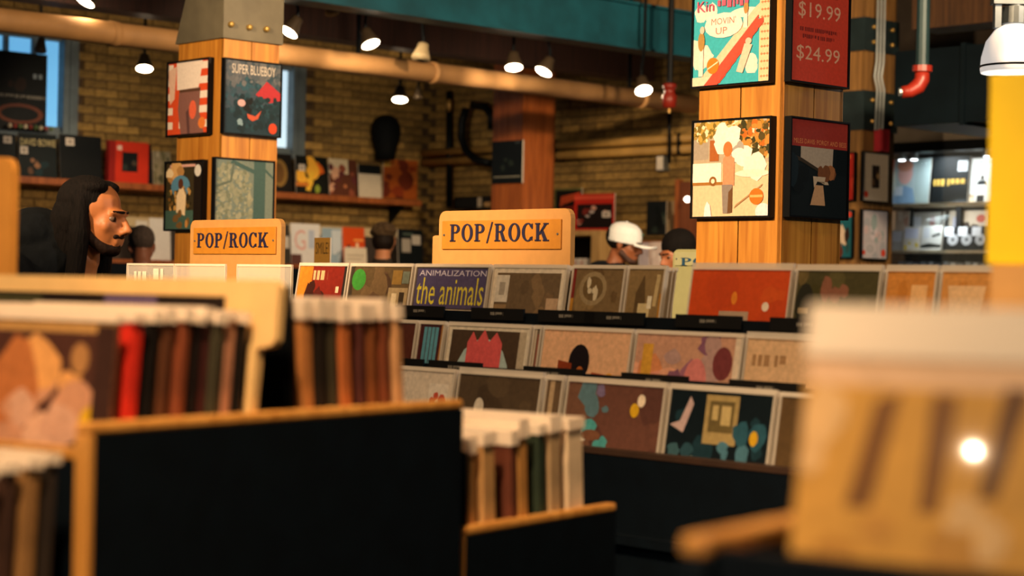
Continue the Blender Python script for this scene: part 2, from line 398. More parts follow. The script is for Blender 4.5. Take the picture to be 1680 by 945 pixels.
def ons(x, y, s): p, z = gs(x, y, s); return G(s, p, z)
rod('conduit', 'black vertical conduit crossing the two ochre pipes', 'conduit', [onp(1098, 150, WP-.16), onp(1098, 268, WP-.16)], .014, BLKM)
b = thing('junction_box', 'small pale grey box at the foot of the black conduit', 'junction box', onp(1090, 281, WP-.03), GR)
MB().box(-.04, -.05, 0, .04, .025, .12).obj('box', GREYM, b); MB().box(-.033, -.056, .008, .033, -.05, .112).obj('lid', WHITE, b)
# drainpipes in the corner
rod('drain_pipe', 'black drainpipe standing in the brick corner', 'pipe', [onp(737, 150, WP-.1), onp(737, 340, WP-.1)], .03, BLKM)
def bend(pts): return [onp(x, y, WP-.2) for x, y in pts]
rod('drain_pipe', 'black pipe curving under itself beside the far wood column', 'pipe', bend([(764, 178), (758, 200), (757, 225), (764, 247), (780, 262), (806, 268)]), .035, BLKM)
rod('drain_pipe', 'short black pipe bending down above the curved pipe', 'pipe', bend([(775, 172), (797, 176), (806, 190), (806, 212)]), .035, BLKM)
b = thing('pipe_clip', 'small brass fitting at the top of the corner drainpipe', 'pipe fitting', onp(737, 172, WP-.16), GR)
MB().lathe([(.008, -.06), (.022, -.03), (.026, .02), (.012, .05)], 12).obj('fitting', mat('brass', '#b08a4a', .4, .5, .1, 20, 0), b, smooth=True)
# red sprinkler valve hanging by the pipe end
v = thing('sprinkler_valve', 'red sprinkler pipe fitting at the end of the beige pipe', 'sprinkler', P(1098, 178, 12.4))
RED = mat('red_paint', '#8a2416', .4, 0, .15, 10, .05)
MB().lathe([(.02, 0), (.045, .01), (.05, .08), (.035, .1), (.035, .13), (.045, .135), (.045, .16), (.03, .165)], 16).obj('valve_body', RED, v, smooth=True)
MB().tube([(0, 0, .165), (0, 0, 3.95-P(1098, 178, 12.4).z)], .02, 10).obj('drop_pipe', BLKM, v)
MB().lathe([(.012, -.03), (.012, 0)], 10).obj('nozzle', mat('brass', '#b08a4a'), v)
v0 = P(1496, 150, 9.5)
v = thing('sprinkler_pipe', 'black drop pipe ending in a red elbow right of the price column', 'sprinkler', v0)
MB().tube([(.05, 0, .12), (.05, 0, 3.95-v0.z)], .033, 12).obj('drop_pipe', mat('dark_teal_pipe', '#1c3438', .5, .2, .2, 8, .05), v)
MB().lathe([(.05, .1), (.05, .13)], 14, Matrix.Translation((.05, 0, 0))).obj('flange', RED, v)
MB().tube([(.05, 0, .11), (.05, 0, .06), (.03, 0, .025), (-.01, 0, .0), (-.05, 0, -.005)], [.036, .038, .04, .034, .03], 12).obj('elbow', RED, v, smooth=True)
MB().tube([(-.05, 0, -.005), (-.065, 0, -.005)], .022, 10).obj('nozzle', GREYM, v)
# ------------------------------------------------------------------ upper right: ducts and girders
d0 = thing('air_duct', 'dark blue sheet metal duct hanging over the glass case', 'duct', G(gp(1468, 150, 5.6)[0], 5.6, 2.33), GR)
MB().box(0, 0, 0, 4.5, .9, .43).obj('duct_body', mat('duct_blue', '#0b161c', .5, .3, .25, 4, .1), d0)
for q in (.45, 1.4, 2.6): MB().box(q, -.015, -.015, q+.03, .915, .445).obj('seam_flange', mat('duct_blue', ''), d0)
for q in (.7, 2.2): MB().box(q, .4, .43, q+.02, .42, 1.6).obj('hanger', BLKM, d0)
gd = thing('timber_girder', 'brown timber girder high up right of the price column', 'girder', G(-3.2, 6.62, 3.05), GR)
MB().box(0, 0, 0, 6, .28, .32).obj('girder', JOIST, gd)
# straps and conduits on the raw column
for (ya, yb, lab) in ((30, 85, 'upper dark steel strap on the raw timber column'), (150, 215, 'lower dark steel strap with bolts on the raw timber column')):
    z1, z0 = gs(1432, ya, C4[0])[1], gs(1432, yb, C4[0])[1]
    t = thing('steel_strap', lab, 'steel strap', G(C4[0]-.17, C4[1]+.17, z0), GR); q = .185; hh = z1-z0
    MB().box(-q, -q, 0, q, -.171, hh).box(-q, .171, 0, q, q, hh).box(-q, -.171, 0, -.171, .171, hh).box(.171, -.171, 0, q, .171, hh).obj('strap', mat('strap_steel', '#26363a', .5, .4, .2, 10, .08), t)
    for yy in (-.1, .1):
        for zz in (.06, hh-.06):
            b = link('bolt', bolt, BLKM, t); b.location = (q, yy, zz)
for k, lab in enumerate(('left', 'middle', 'right')):
    pp, zt = gs(1436+k*5.5, 6, C4[0]+.03); zbm = gs(1440, 215, C4[0]+.03)[1]
    pts = [G(C4[0]+.052, pp, 3.9), G(C4[0]+.052, pp, zbm+.45), G(C4[0]+.052, pp-.02, zbm+.35), G(C4[0]+.052, pp+.012, zbm+.27), G(C4[0]+.052, pp, zbm)]
    rod('conduit', 'thin grey conduit on the raw timber column, %s of three' % lab, 'conduit', pts, .0075, mat('pale_conduit', '#a8b2b4', .4, .3, .1, 10, 0), 8)
t = thing('alarm_box', 'small red alarm box below the conduits on the raw column', 'alarm box', ons(1441, 249, C4[0]+.02), GQ)
zt = gs(1441, 213, C4[0])[1]-gs(1441, 249, C4[0])[1]
MB().box(-.05, -.05, 0, .05, 0, zt).obj('box', mat('crimson_box', '#9a1f2a', .4, 0, .1, 10, 0), t); MB().box(-.04, -.056, .01, -.005, -.05, zt-.01).obj('cover_plate', mat('crimson_box', ''), t)
# ------------------------------------------------------------------ lamps of the room
BULB = glow('lamp_bulb', '#ffe2bc', 30)
LAMPM = mat('lamp_cream', '#4a3d2c', .5, .1, .1, 12, 0)
def track_lamp(x, y, d, label, tilt, on=True, energy=40, r=.06, aim=None, head=LAMPM, face=-20):
    v = P(x, y, d)
    t = thing('spot_lamp', label, 'spot lamp', v, 0, 'track spot lamps')
    M = Matrix.Rotation(R(face), 4, 'X') @ Matrix.Rotation(R(tilt[1]), 4, 'Z') @ Matrix.Rotation(R(tilt[0]), 4, 'Y')
    MB().lathe([(r, -.0), (r*.98, .012), (r*.62, .075), (r*.58, .1), (.012, .104)], 18, M).obj('lamp_head', head, t, smooth=True)
    if on: MB().lathe([(r*.93, -.004), (r*.6, -.012), (.004, -.016)], 18, M).obj('bulb', BULB, t, smooth=True)
    top = M @ Vector((0, 0, .1))
    MB().tube([top, top + Vector((0, 0, .06)), (0, 0, .3), (0, 0, 3.93-v.z)], .011, 8).obj('stem', BLKM, t)
    if on and energy:
        dn = M @ Vector((0, 0, -1)); a = v + dn if aim is None else Vector(aim)
        lamp('SPOT', 'spot_beam', v + dn*.03, energy, HOT, .04, a, 110, .8)
bw = lambda x, y: ons(x, y, WS)
track_lamp(474, 52, 11.1, 'cream spot lamp nearest the left column, lit and tilted left', (28, 0), energy=26, aim=bw(330, 260))
track_lamp(608, 72, 11.5, 'lit cream spot lamp tilted right, second along the track', (-22, 0), energy=26, aim=bw(600, 260))
track_lamp(690, 96, 11.9, 'unlit cream spot lamp between the lit ones', (8, 0), on=False, head=mat('lamp_cream_pale', '#c9b48a', .5, 0, .1, 12, 0))
track_lamp(843, 110, 12.3, 'lit spot lamp left one of the close pair over the far column', (-3, 0), energy=26, aim=onp(780, 330, WP))
track_lamp(892, 117, 12.4, 'lit spot lamp right one of the close pair over the far column', (24, 0), energy=26, aim=onp(960, 330, WP))
track_lamp(1056, 148, 12.6, 'lit spot lamp near the red sprinkler fitting', (-14, -60), energy=26, aim=onp(1020, 340, WP))
track_lamp(237, 112, 13.2, 'lit spot lamp hanging before the bricks left of the left column', (-4, 0), energy=60, aim=bw(220, 300), r=.06)
track_lamp(656, 163, 14.2, 'small lit spot lamp low before the back bricks', (0, 0), energy=60, aim=bw(620, 330), r=.06)
track_lamp(140, 2, 10.6, 'lit spot lamp at the top edge left of the column', (24, 0), energy=26, aim=bw(60, 300))
track_lamp(545, 22, 11.3, 'unlit dark spot lamp above the lit track lamps', (-12, 0), on=False, r=.045)
track_lamp(66, 84, 13.4, 'unlit spot lamp against the blue window', (0, 0), on=False, r=.045)
track_lamp(686, 161, 14.6, 'unlit spot lamp beside the small lit one before the back bricks', (0, 0), on=False, r=.035)
# white dome pendant at the right
v = P(1664, 120, 7.2)
t = thing('pendant_lamp', 'white glass dome pendant lamp at the right edge', 'pendant lamp', v)
MB().lathe([(.125, .0), (.128, .012), (.124, .06), (.108, .12), (.075, .165), (.04, .185), (.03, .187)], 32).obj('shade', mat('opal_shade', '#f1ece6', .35, 0, .02, 6, 0, emit=.55), t, smooth=True)
MB().lathe([(.129, .02), (.131, .022), (.131, .026), (.129, .028)], 32).obj('rim_band', BLKM, t)
MB().lathe([(.05, .187), (.05, .25), (.028, .255), (.028, .31), (.02, .315)], 16).obj('socket', GREYM, t, smooth=False)
for q in (-.07, .055): MB().box(q-.012, -.02, .17, q+.012, .02, .26).obj('clamp', GREYM, t)
MB().box(-.09, -.03, .26, .09, .03, .28).obj('bracket', GREYM, t)
MB().tube([(0, 0, .31), (0, 0, 3.94-v.z)], .012, 8).obj('stem', BLKM, t)
MB().lathe([(.11, .02), (.06, .05), (.01, .06)], 24).obj('diffuser', glow('pendant_glow', '#fff4e8', 5), t, smooth=True)
lamp('POINT', 'pendant_light', v + Vector((0, 0, -.06)), 25, (1, .92, .8), .08)
# ------------------------------------------------------------------ covers
def art_obj(name, w, h, layers, m, parent, y, z0=0, seed=1):
    return art(w, h, layers, y, z0, seed).obj(name, m, parent)
def cover(name, label, cat, loc, rz, w, h, layers, t=.006, frame=0, m=None, edge=None, seed=1, group=None, lean=0, plastic=0):
    """upright cover facing -y, base centre at loc. frame: width of a black frame round it"""
    body = MB()
    f = frame
    if f:
        body.box(-w/2, -t, 0, w/2, 0, h)
        o = body.obj(name, FRAME, None, loc, rz, -R(lean)); tag(o, label, cat, group)
        rim = MB(); rim.box(-w/2, -t-.008, 0, -w/2+f, -t, h); rim.box(w/2-f, -t-.008, 0, w/2, -t, h); rim.box(-w/2+f, -t-.008, 0, w/2-f, -t, f); rim.box(-w/2+f, -t-.008, h-f, w/2-f, -t, h)
        rim.obj('frame_rim', FRAME, o)
        art_obj('cover_print', w-2*f, h-2*f, layers, m or PRINT, o, -t-.0008, f, seed)
    else:
        body.box(-w/2, -t, 0, w/2, 0, h)
        o = body.obj(name, edge or WHITE, None, loc, rz, -R(lean)); tag(o, label, cat, group)
        art_obj('cover_print', w, h, layers, m or PRINT, o, -t-.0006, 0, seed)
    if plastic:
        q = plastic; e = .004; MBp = MB()
        MBp.box(-w/2-e, -t-.004, h-.003, w/2+e, .003, h+q)
        MBp.box(-w/2-e, -t-.004, 0, -w/2+.001, .003, h-.003); MBp.box(w/2-.001, -t-.004, 0, w/2+e, .003, h-.003)
        MBp.obj('plastic_sleeve', PLASTIC, o)
    return o
def cov(plane, val, x0, y0, x1, y1, layers, label, name='record_cover', cat='record', **k):
    """cover filling a pixel box on a wall of the store"""
    xc, yc = (x0+x1)/2, (y0+y1)/2
    if plane == 'p':
        a, b = gp(x0, yc, val)[0], gp(x1, yc, val)[0]; zb, zt = gp(xc, y1, val)[1], gp(xc, y0, val)[1]
        return cover(name, label, cat, G((a+b)/2, val, zb), GR, abs(b-a), zt-zb, layers, **k)
    a, b = gs(x0, yc, val)[0], gs(x1, yc, val)[0]; zb, zt = gs(xc, y1, val)[1], gs(xc, y0, val)[1]
    return cover(name, label, cat, G(val, (a+b)/2, zb), GQ, abs(b-a), zt-zb, layers, **k)
# --- right column, left face
f1 = CR[1]-.002; q1 = CR[0]+.002
stair = []
for k in range(9):
    x, y = .18+k*.068, .02+k*.072
    stair += [('r', x, y, x+.13, y+.045, '#f0d3b4'), ('p', [(x+.1, y-.08), (x+.19, y), (x+.19, y+.05), (x+.1, y+.03)], '#e0533f')]
zig = [('p', [(.875+.11*j/6, .05+k*.075+(.018 if j % 2 else 0)) for j in range(7)] + [(.875+.11*(6-j)/6, .036+k*.075+(.018 if j % 2 == 0 else 0)) for j in range(7)], '#d98f62') for k in range(13)]
cov('p', f1, 1143, -24, 1273, 141, [('r', 0, 0, 1, 1, '#3fb4c4'), ('b', 3, .02, .72, .25, .78, .09, ['#f3e6dc']), ('e', .68, .72, .2, .05, '#f3e6dc'), ('b', 3, .0, .3, .3, .36, .11, ['#efe0d4']), ('b', 2, .62, .14, .78, .22, .08, ['#efe2d6']), ('p', [(.08, .06), (.26, .04), (.86, .66), (.86, .8), (.78, .74)], '#eccfae'),
    ('r', .86, 0, 1, 1, '#f3cfa4')] + zig + stair + [('r', 0, 0, .28, .09, '#f2d6bc'), ('p', [(.15, .0), (.33, 0), (.85, .58), (.85, .68)], '#e0533f'),
    ('e', .4, .61, .25, .13, '#f6eae0'), ('t', "MOVIN'", .24, .62, .56, .69, '#d97a6a'), ('t', 'UP', .3, .52, .45, .59, '#d97a6a'),
    ('r', .08, .1, .14, .42, '#e9e2da'), ('e', .11, .46, .045, .1, '#b08a4a'), ('e', .12, .58, .03, .04, '#dcc6b4'), ('r', .66, .56, .71, .72, '#efe6dd'), ('e', .69, .77, .03, .07, '#b98b4e'), ('e', .7, .86, .02, .03, '#dcc6b4'),
    ('p', [(.58, .12), (.66, .1), (.78, .38), (.68, .4)], '#eccdb6'), ('e', .73, .42, .04, .035, '#e6c7b0'), ('e', .27, .2, .08, .085, '#df7f24'), ('p', [(.2, .16), (.34, .23), (.34, .245), (.2, .175)], '#f6dfc0'),
    ('t', 'Kin', .05, .77, .27, .88, '#d8607a'), ('m', .32, .79, .72, .87, '#d8607a')], 'bright turquoise cartoon cover with red staircase, upper left of the price column', frame=.006, t=.02, seed=3, m=FLAT)
cov('p', f1, 1142, 195, 1272, 358, [('r', 0, 0, 1, 1, '#e8c6a0'), ('r', 0, .55, 1, 1, '#b9a88e'), ('r', 0, .6, .2, .86, '#a79a8a'), ('b', 130, 0, .8, .5, 1, .03, ['#c8a04a', '#7f6a2a', '#efe0bc', '#a5883c']), ('b', 120, .45, .6, 1, 1, .04, ['#b8862e', '#6f5a22', '#e4c68a', '#f0e0c0']), ('b', 110, .58, .58, 1, .96, .035, ['#c86a22', '#8a6a30', '#55471f', '#d88a3c', '#3c3a1c']), ('r', .22, .58, .34, .8, '#a8602c'),
    ('b', 5, .3, .72, .6, .9, .1, ['#fdf3e4']), ('b', 5, .5, .6, .7, .85, .1, ['#a9a49c', '#fbf4e8']), ('r', 0, .36, .38, .56, '#fbf2e4'), ('r', .0, .33, .4, .36, '#a5702f'), ('e', .27, .37, .05, .05, '#8d5a24'), ('e', .27, .37, .025, .025, '#f6e6cc'),
    ('b', 3, .72, .5, .9, .6, .12, ['#fbf0e0']), ('e', .78, .44, .22, .04, '#f6e6d4'), ('p', [(.4, .32), (.4, .6), (.45, .66), (.55, .6), (.55, .32)], '#d8926c'), ('e', .46, .7, .06, .08, '#c9783e'), ('p', [(.41, .03), (.39, .33), (.53, .33), (.5, .03), (.46, .03)], '#8c8078'), ('p', [(.47, .03), (.48, .25), (.53, .3), (.53, .04)], '#6b4a2c'),
    ('p', [(.55, .08), (.9, .3), (.92, .33), (.58, .12)], '#b08a60'), ('e', .84, .2, .09, .085, '#e07322'), ('r', .76, .19, .92, .215, '#f2b26a'), ('e', .93, .04, .1, .09, '#efe3ea'), ('p', [(.16, 0), (.26, 0), (.24, .12), (.2, .16), (.17, .1)], '#e9e6ee')],
    'sunny street photo cover with an orange disc on the price column', frame=.006, t=.02, seed=5, m=FLAT)
# right face
cov('s', q1, 1288, -30, 1385, 141, [('r', 0, 0, 1, 1, '#e0472f'), ('t', '$19.99', .12, .62, .86, .79, '#f2b58e'), ('t', '$24.99', .1, .2, .86, .36, '#f2b58e'),
    ('m', .2, .86, .8, .9, '#8a2a20'), ('m', .15, .5, .8, .54, '#8a2a20'), ('m', .2, .43, .75, .47, '#8a2a20')], 'red price sign reading $19.99 and $24.99 on the column', name='price_sign', cat='sign', frame=.006, t=.02, m=FLAT)
cov('s', q1, 1286, 196, 1383, 359, [('r', 0, 0, 1, 1, '#11191b'), ('r', 0, .72, 1, 1, '#a5362a'), ('t', 'MILES DAVIS: PORGY AND BESS', .06, .75, .98, .8, '#e08a52'), ('p', [(.18, .72), (.75, .72), (.74, .52), (.6, .48), (.18, .58)], '#b8a48c'), ('r', .8, .45, 1, .72, '#0c1416'),
    ('p', [(0, .6), (.2, .56), (.6, .44), (.6, .47), (.2, .6), (0, .64)], '#3a2f22'), ('b', 4, .45, .42, .8, .5, .07, ['#a5683c', '#7c4a2a']), ('p', [(.42, .3), (.4, .42), (.62, .42), (.6, .34), (.68, .34), (.66, .37), (.48, .37)], '#c9b090'), ('p', [(.36, .12), (.44, .33), (.58, .33), (.62, .12)], '#c99a6e'), ('b', 4, 0, .2, .3, .5, .12, ['#0b1214', '#16242a'])],
    'dark cover with a red band and a hand on a trumpet', frame=.006, t=.02, seed=6, m=FLAT)
# --- left column
f2 = CL[1]-.002; q2 = CL[0]+.002
cov('p', f2, 281, 99, 350, 223, [('r', 0, 0, 1, 1, '#e0532a')] + [('r', 0, .08+k*.2, 1, .18+k*.2, '#f4e6d8') for k in range(5)] + [('r', .12, 0, .28, 1, '#e0532a'), ('p', [(.2, 1), (.22, .62), (.75, .62), (.85, 1)], '#f3e4d8'), ('p', [(.28, .62), (.25, .35), (.33, 0), (.9, 0), (.78, .3), (.8, .63)], '#8a6058'), ('p', [(.45, .3), (.5, 0), (.56, 0), (.52, .35)], '#5f4140'), ('r', .28, .58, .8, .62, '#5c4030'), ('e', .62, .33, .09, .13, '#e8694a'), ('e', .85, .14, .09, .08, '#e6803a'), ('p', [(0, .9), (.2, .95), (.16, .5), (.05, .42)], '#eac4ae')],
    'orange and white striped cover of a figure in jeans, upper left of the left column', frame=.008, t=.02, m=FLAT)
cov('s', q2, 362, 100, 457, 223, [('r', 0, 0, 1, 1, '#3b4a55'), ('r', 0, 0, 1, .55, '#1d3440'), ('b', 160, 0, .3, .9, .8, .05, ['#2f4856', '#2c5160', '#3b4a58', '#22424e']), ('b', 120, .0, .68, 1, 1, .05, ['#5c6066', '#4c5660', '#66686c']), ('p', [(.55, .55), (.75, .75), (1, .6), (1, .5), (.8, .45)], '#b03038'), ('b', 120, .2, .05, 1, .5, .04, ['#142830', '#16303a', '#1d3c46']), ('b', 5, .38, .3, .5, .52, .06, ['#101416']), ('p', [(.4, .28), (.55, .25), (.66, .34), (.6, .22), (.5, .18), (.42, .22)], '#c0543a'), ('e', .3, .42, .07, .05, '#c9a0a0'), ('b', 3, .2, .1, .4, .2, .05, ['#7d97a2']), ('e', .87, .1, .075, .075, '#cf4526'), ('t', 'SUPER BLUEBOY', .12, .82, .9, .95, '#d8cdbf')],
    'blue grey cover lettered SUPER BLUEBOY on the left column', frame=.006, t=.02, seed=9, m=FLAT)
cov('p', f2, 277, 264, 340, 379, [('r', 0, 0, 1, 1, '#20170f'), ('r', .0, 0, .76, 1, '#3d3420'), ('r', .1, .93, .8, .97, '#d9a79c'), ('b', 8, .05, .68, .6, .92, .14, ['#e0b070', '#f3dcb2', '#b98a50']), ('e', .4, .64, .26, .17, '#5a8eae'), ('b', 90, .05, .25, .7, .62, .035, ['#7c5a28', '#c89a52', '#4a4626', '#2c2414']), ('r', 0, 0, .76, .28, '#46645a'), ('p', [(.3, .25), (.3, .5), (.38, .62), (.48, .62), (.56, .5), (.54, .2)], '#f0d6ae'), ('e', .41, .68, .07, .08, '#5c3420'), ('b', 6, .2, .05, .7, .25, .09, ['#c98f4a', '#7a5a30']), ('e', .87, .87, .09, .09, '#d8d4cc')],
    'painted cover of a robed figure under a blue halo, lower left of the left column', frame=.008, t=.02, seed=4, m=FLAT)
cov('s', q2, 346, 261, 445, 380, [('r', 0, 0, 1, 1, '#6f7c74'), ('b', 220, .02, .08, .62, .95, .035, ['#8a8c76', '#7f8570', '#979780', '#6f7664']), ('r', .66, 0, .86, 1, '#3f5a58'), ('p', [(.3, 1), (.7, .86), (.7, .8), (.25, .95)], '#3f5a58'), ('p', [(.0, .62), (.25, .7), (.3, .95), (.33, .95), (.28, .68), (.0, .58)], '#5c675c'), ('p', [(.86, .85), (1, .75), (1, .78), (.86, .9)], '#3f5a58'), ('b', 4, .2, 0, .9, .05, .05, ['#7a3a30', '#2c3036'])],
    'grey green cover of a bare tree on the left column', frame=.006, t=.02, seed=8, m=FLAT)
# --- far column and raw column
cov('p', C3[1]-.002, 809, 231, 859, 301, [('r', 0, 0, 1, 1, '#0d1417'), ('r', .06, .14, .94, .17, '#8a8878'), ('b', 5, .35, .3, .65, .6, .08, ['#1c2826', '#26302a']), ('r', .75, .93, .93, .96, '#3f4a4c')], 'black poster with a thin pale line on the far wood column', name='poster', cat='poster', t=.012, m=FLAT)
cov('p', C4[1]-.022, 1384, 250, 1405, 330, [('r', 0, 0, 1, 1, '#b5281e'), ('b', 6, 0, 0, 1, .6, .2, ['#8c1f18', '#c9402c']), ('e', .5, .93, .2, .05, '#e07a3a')], 'narrow red framed cover on the dark side of the raw column', frame=.008, t=.015, m=FLAT)
cov('s', C4[0]+.022, 1411, 250, 1455, 332, [('r', 0, 0, 1, 1, '#cfc2ae'), ('r', .36, .27, .66, .75, '#2a2320'), ('b', 3, .4, .3, .62, .7, .07, ['#6f5440', '#a98a60']), ('e', .14, .13, .09, .07, '#c8402c')], 'cream cover with a small dark picture at its centre on the raw column', frame=.008, t=.015, m=FLAT)
cov('p', C4[1]-.022, 1368, 344, 1402, 424, [('r', 0, 0, 1, 1, '#1a5a66'), ('p', [(.1, 0), (.2, .5), (.45, .72), (.7, .5), (.75, .2), (.5, .3), (.4, 0)], '#cdb8a0'), ('b', 7, .1, .0, .95, .6, .13, ['#2c1c16', '#5a2f22', '#22484c']), ('e', .85, .92, .12, .06, '#c8402c')], 'teal cover with pale hands low on the dark side of the raw column', frame=.008, t=.015, seed=5, m=FLAT)
cov('s', C4[0]+.022, 1410, 344, 1453, 426, [('r', 0, 0, 1, 1, '#b3b0b8'), ('b', 16, 0, 0, 1, 1, .12, ['#c9c2cc', '#a0a4ae', '#8ea2a6', '#c4b0b4']), ('e', .32, .2, .22, .13, '#c0bcc4'), ('e', .32, .2, .17, .1, '#a8a8b0'), ('e', .86, .12, .09, .08, '#c8402c'), ('e', .08, .12, .06, .05, '#c8402c')], 'pale lilac grey cover low on the raw column', frame=.008, t=.015, seed=2, m=FLAT)
# ------------------------------------------------------------------ back wall: shelf and records
SHS = WS+.26                      # front plane of the shelf
def wall_shelf(x0, x1, label, y0, y1):
    a, b = gs(x0, y0, SHS)[0], gs(x1, y1, SHS)[0]; z = (gs(x0, y0, SHS)[1] + gs(x1, y1, SHS)[1])/2
    t = thing('wall_shelf', label, 'shelf', G(WS+.02, 0, z), GQ)
    MB().box(a, -.26, -.05, b, 0, 0).obj('board', SHELFW, t, bevel=.004)
    n = 3
    for k in range(n):
        q = a + .1 + (b-a-.25)*k/(n-1)
        MB().prism([(0, 0), (-.2, 0), (0, -.16)], -.012, .012).obj('bracket', BLKM, t).location = (q, -.001, -.05)
        t.children[-1].rotation_euler = (0, 0, math.pi/2)
    return z
zs1 = wall_shelf(-60, 690, 'long brown wooden shelf along the back brick wall', 292, 322)
def shelf_rec(x0, y0, x1, layers, label, z=zs1, depth=.05, **k):
    s = SHS - depth; a, b = gs(x0, y0+30, s)[0], gs(x1, y0+30, s)[0]; zt = gs((x0+x1)/2, y0, s)[1]
    return cover(k.pop('name', 'record_cover'), label, k.pop('cat', 'record'), G(s, (a+b)/2, z), GQ, b-a, zt-z, layers, m=FLAT, lean=k.pop('lean', 5), **k)
ST = lambda x, y: [('r', x, y, x+.2, y+.17, '#d9cdbd'), ('r', x+.05, y+.04, x+.15, y+.13, '#a79a8c')]
shelf_rec(-40, 218, 27, [('r', 0, 0, 1, 1, '#10181a')] + ST(.7, .78), 'dark record with one price sticker at the left end of the shelf')
shelf_rec(31, 219, 94, [('r', 0, 0, 1, 1, '#0d1719'), ('t', 'DAVID BOWIE', .06, .72, .98, .88, '#d8c58a'), ('b', 4, .3, .05, .5, .45, .08, ['#5a4030', '#8a6448']), ('b', 3, .5, 0, .9, .4, .12, ['#122a30'])] + ST(.05, .52), 'black record lettered DAVID BOWIE on the wall shelf')
shelf_rec(99, 222, 168, [('r', 0, 0, 1, 1, '#0a0f11')] + ST(.15, .76), 'plain black record with one sticker between the lettered one and the red box')
shelf_rec(173, 233, 238, [('r', 0, 0, 1, 1, '#c8321c'), ('r', 0, 0, .16, 1, '#8c1d18'), ('r', .33, .27, .72, .74, '#14181a'), ('b', 3, .4, .32, .66, .6, .07, ['#2c3430', '#4a4034']), ('r', .2, .78, .32, .9, '#d8b8a8')], 'red box set with a square black window on the wall shelf', name='box_set', cat='box set', t=.05, edge=mat('box_red', '#8c1d18', .5), lean=0)
shelf_rec(239, 238, 250, [('r', 0, 0, 1, 1, '#0b0e10')], 'thin black record standing just right of the red box')
shelf_rec(252, 248, 281, [('r', 0, 0, 1, 1, '#8a8066'), ('b', 10, 0, 0, 1, 1, .18, ['#4c4a34', '#b0a48a', '#6a6448'])], 'small greenish cover at the shelf beside the left column')
shelf_rec(448, 252, 480, [('r', 0, 0, 1, 1, '#15100c'), ('e', .35, .5, .42, .36, '#8a6a34'), ('e', .3, .5, .3, .26, '#6a4a24')], 'dark cover with a round ochre shape right of the left column')
shelf_rec(486, 256, 538, [('r', 0, 0, 1, 1, '#11130f'), ('b', 7, .15, .3, .75, .95, .18, ['#e08a1e', '#d8631c', '#f0b23a']), ('p', [(.3, .1), (.45, .6), (.6, .6), (.45, .08)], '#e8b83a'), ('r', .0, .2, .4, .3, '#c8742a'), ('b', 3, .6, .1, .8, .25, .08, ['#8a9a3a'])] + ST(.1, .6), 'flame orange cover on black on the wall shelf')
shelf_rec(541, 261, 586, [('r', 0, 0, 1, 1, '#5a3222'), ('r', 0, .6, .7, 1, '#cfc0a0'), ('b', 14, 0, 0, 1, .8, .13, ['#b8744a', '#8a4a34', '#d0a080', '#5c2c2c'])], 'brown cover crowded with figures on the wall shelf')
shelf_rec(589, 270, 626, [('r', 0, 0, 1, .72, '#c9bda6'), ('r', 0, .72, 1, 1, '#0c1214')], 'white card with a black top at the right of the wall shelf')
cov('s', WS+.03, 628, 262, 684, 326, [('r', 0, 0, 1, 1, '#a5531f'), ('b', 10, 0, 0, 1, 1, .2, ['#8c3a1c', '#b8692e', '#6a2c1a']), ('r', .0, .8, .2, .95, '#c9a04a')], 'russet poster on the bricks at the shelf end', name='poster', cat='poster', m=FLAT)
# big black poster standing in the window
cov('s', WS+.075, -40, 84, 76, 214, [('r', 0, 0, 1, 1, '#0b1013'), ('e', .62, .22, .34, .13, '#6a3a28'), ('e', .62, .22, .27, .09, '#0b1013'), ('m', .3, .42, .98, .46, '#8a8478'), ('b', 4, .4, .52, .7, .62, .06, ['#2c1d18']), ('r', .8, .68, .85, .74, '#8a97a0'), ('r', .88, .68, .93, .74, '#8a97a0')], 'large black poster with a dull orange ring standing before the left window', name='poster', cat='poster', m=FLAT)
# row of little lights and trinkets on the sill
for k in range(9):
    x = 8 + k*8.5; v = ons(x, 214, WS+.06)
    o = MB().ell((0, 0, .018), (.016, .016, .018), 8, 6).obj('trinket', mat(['trinket_white', 'trinket_red', 'trinket_green'][k % 3], ['#c8b8a0', '#8c3028', '#5a7040'][k % 3], .5), None, G(WS+.135, GI(v)[1], w1z0-.0+.0), 0)
    tag(o, 'tiny coloured trinket on the sill of the left window', 'trinket', 'trinkets on the window sill')
# black egg shaped ornament on the bricks
v = ons(632, 262, WS+.16); zt = gs(632, 188, WS+.16)[1]-v.z
o = thing('wall_speaker', 'black egg-shaped wall speaker hung on the back bricks', 'speaker', v)
MB().lathe([(.01, zt), (.05, zt*.985), (.1, zt*.9), (.126, zt*.75), (.13, zt*.6), (.118, zt*.42), (.092, zt*.2), (.082, .0), (.02, -.004)], 24).obj('speaker_body', mat('matt_black', '#06090b', .8, 0, .1, 20, 0), o, smooth=True)
MB().box(-.03, .05, zt*.4, .03, .18, zt*.5).obj('wall_bracket', BLKM, o)
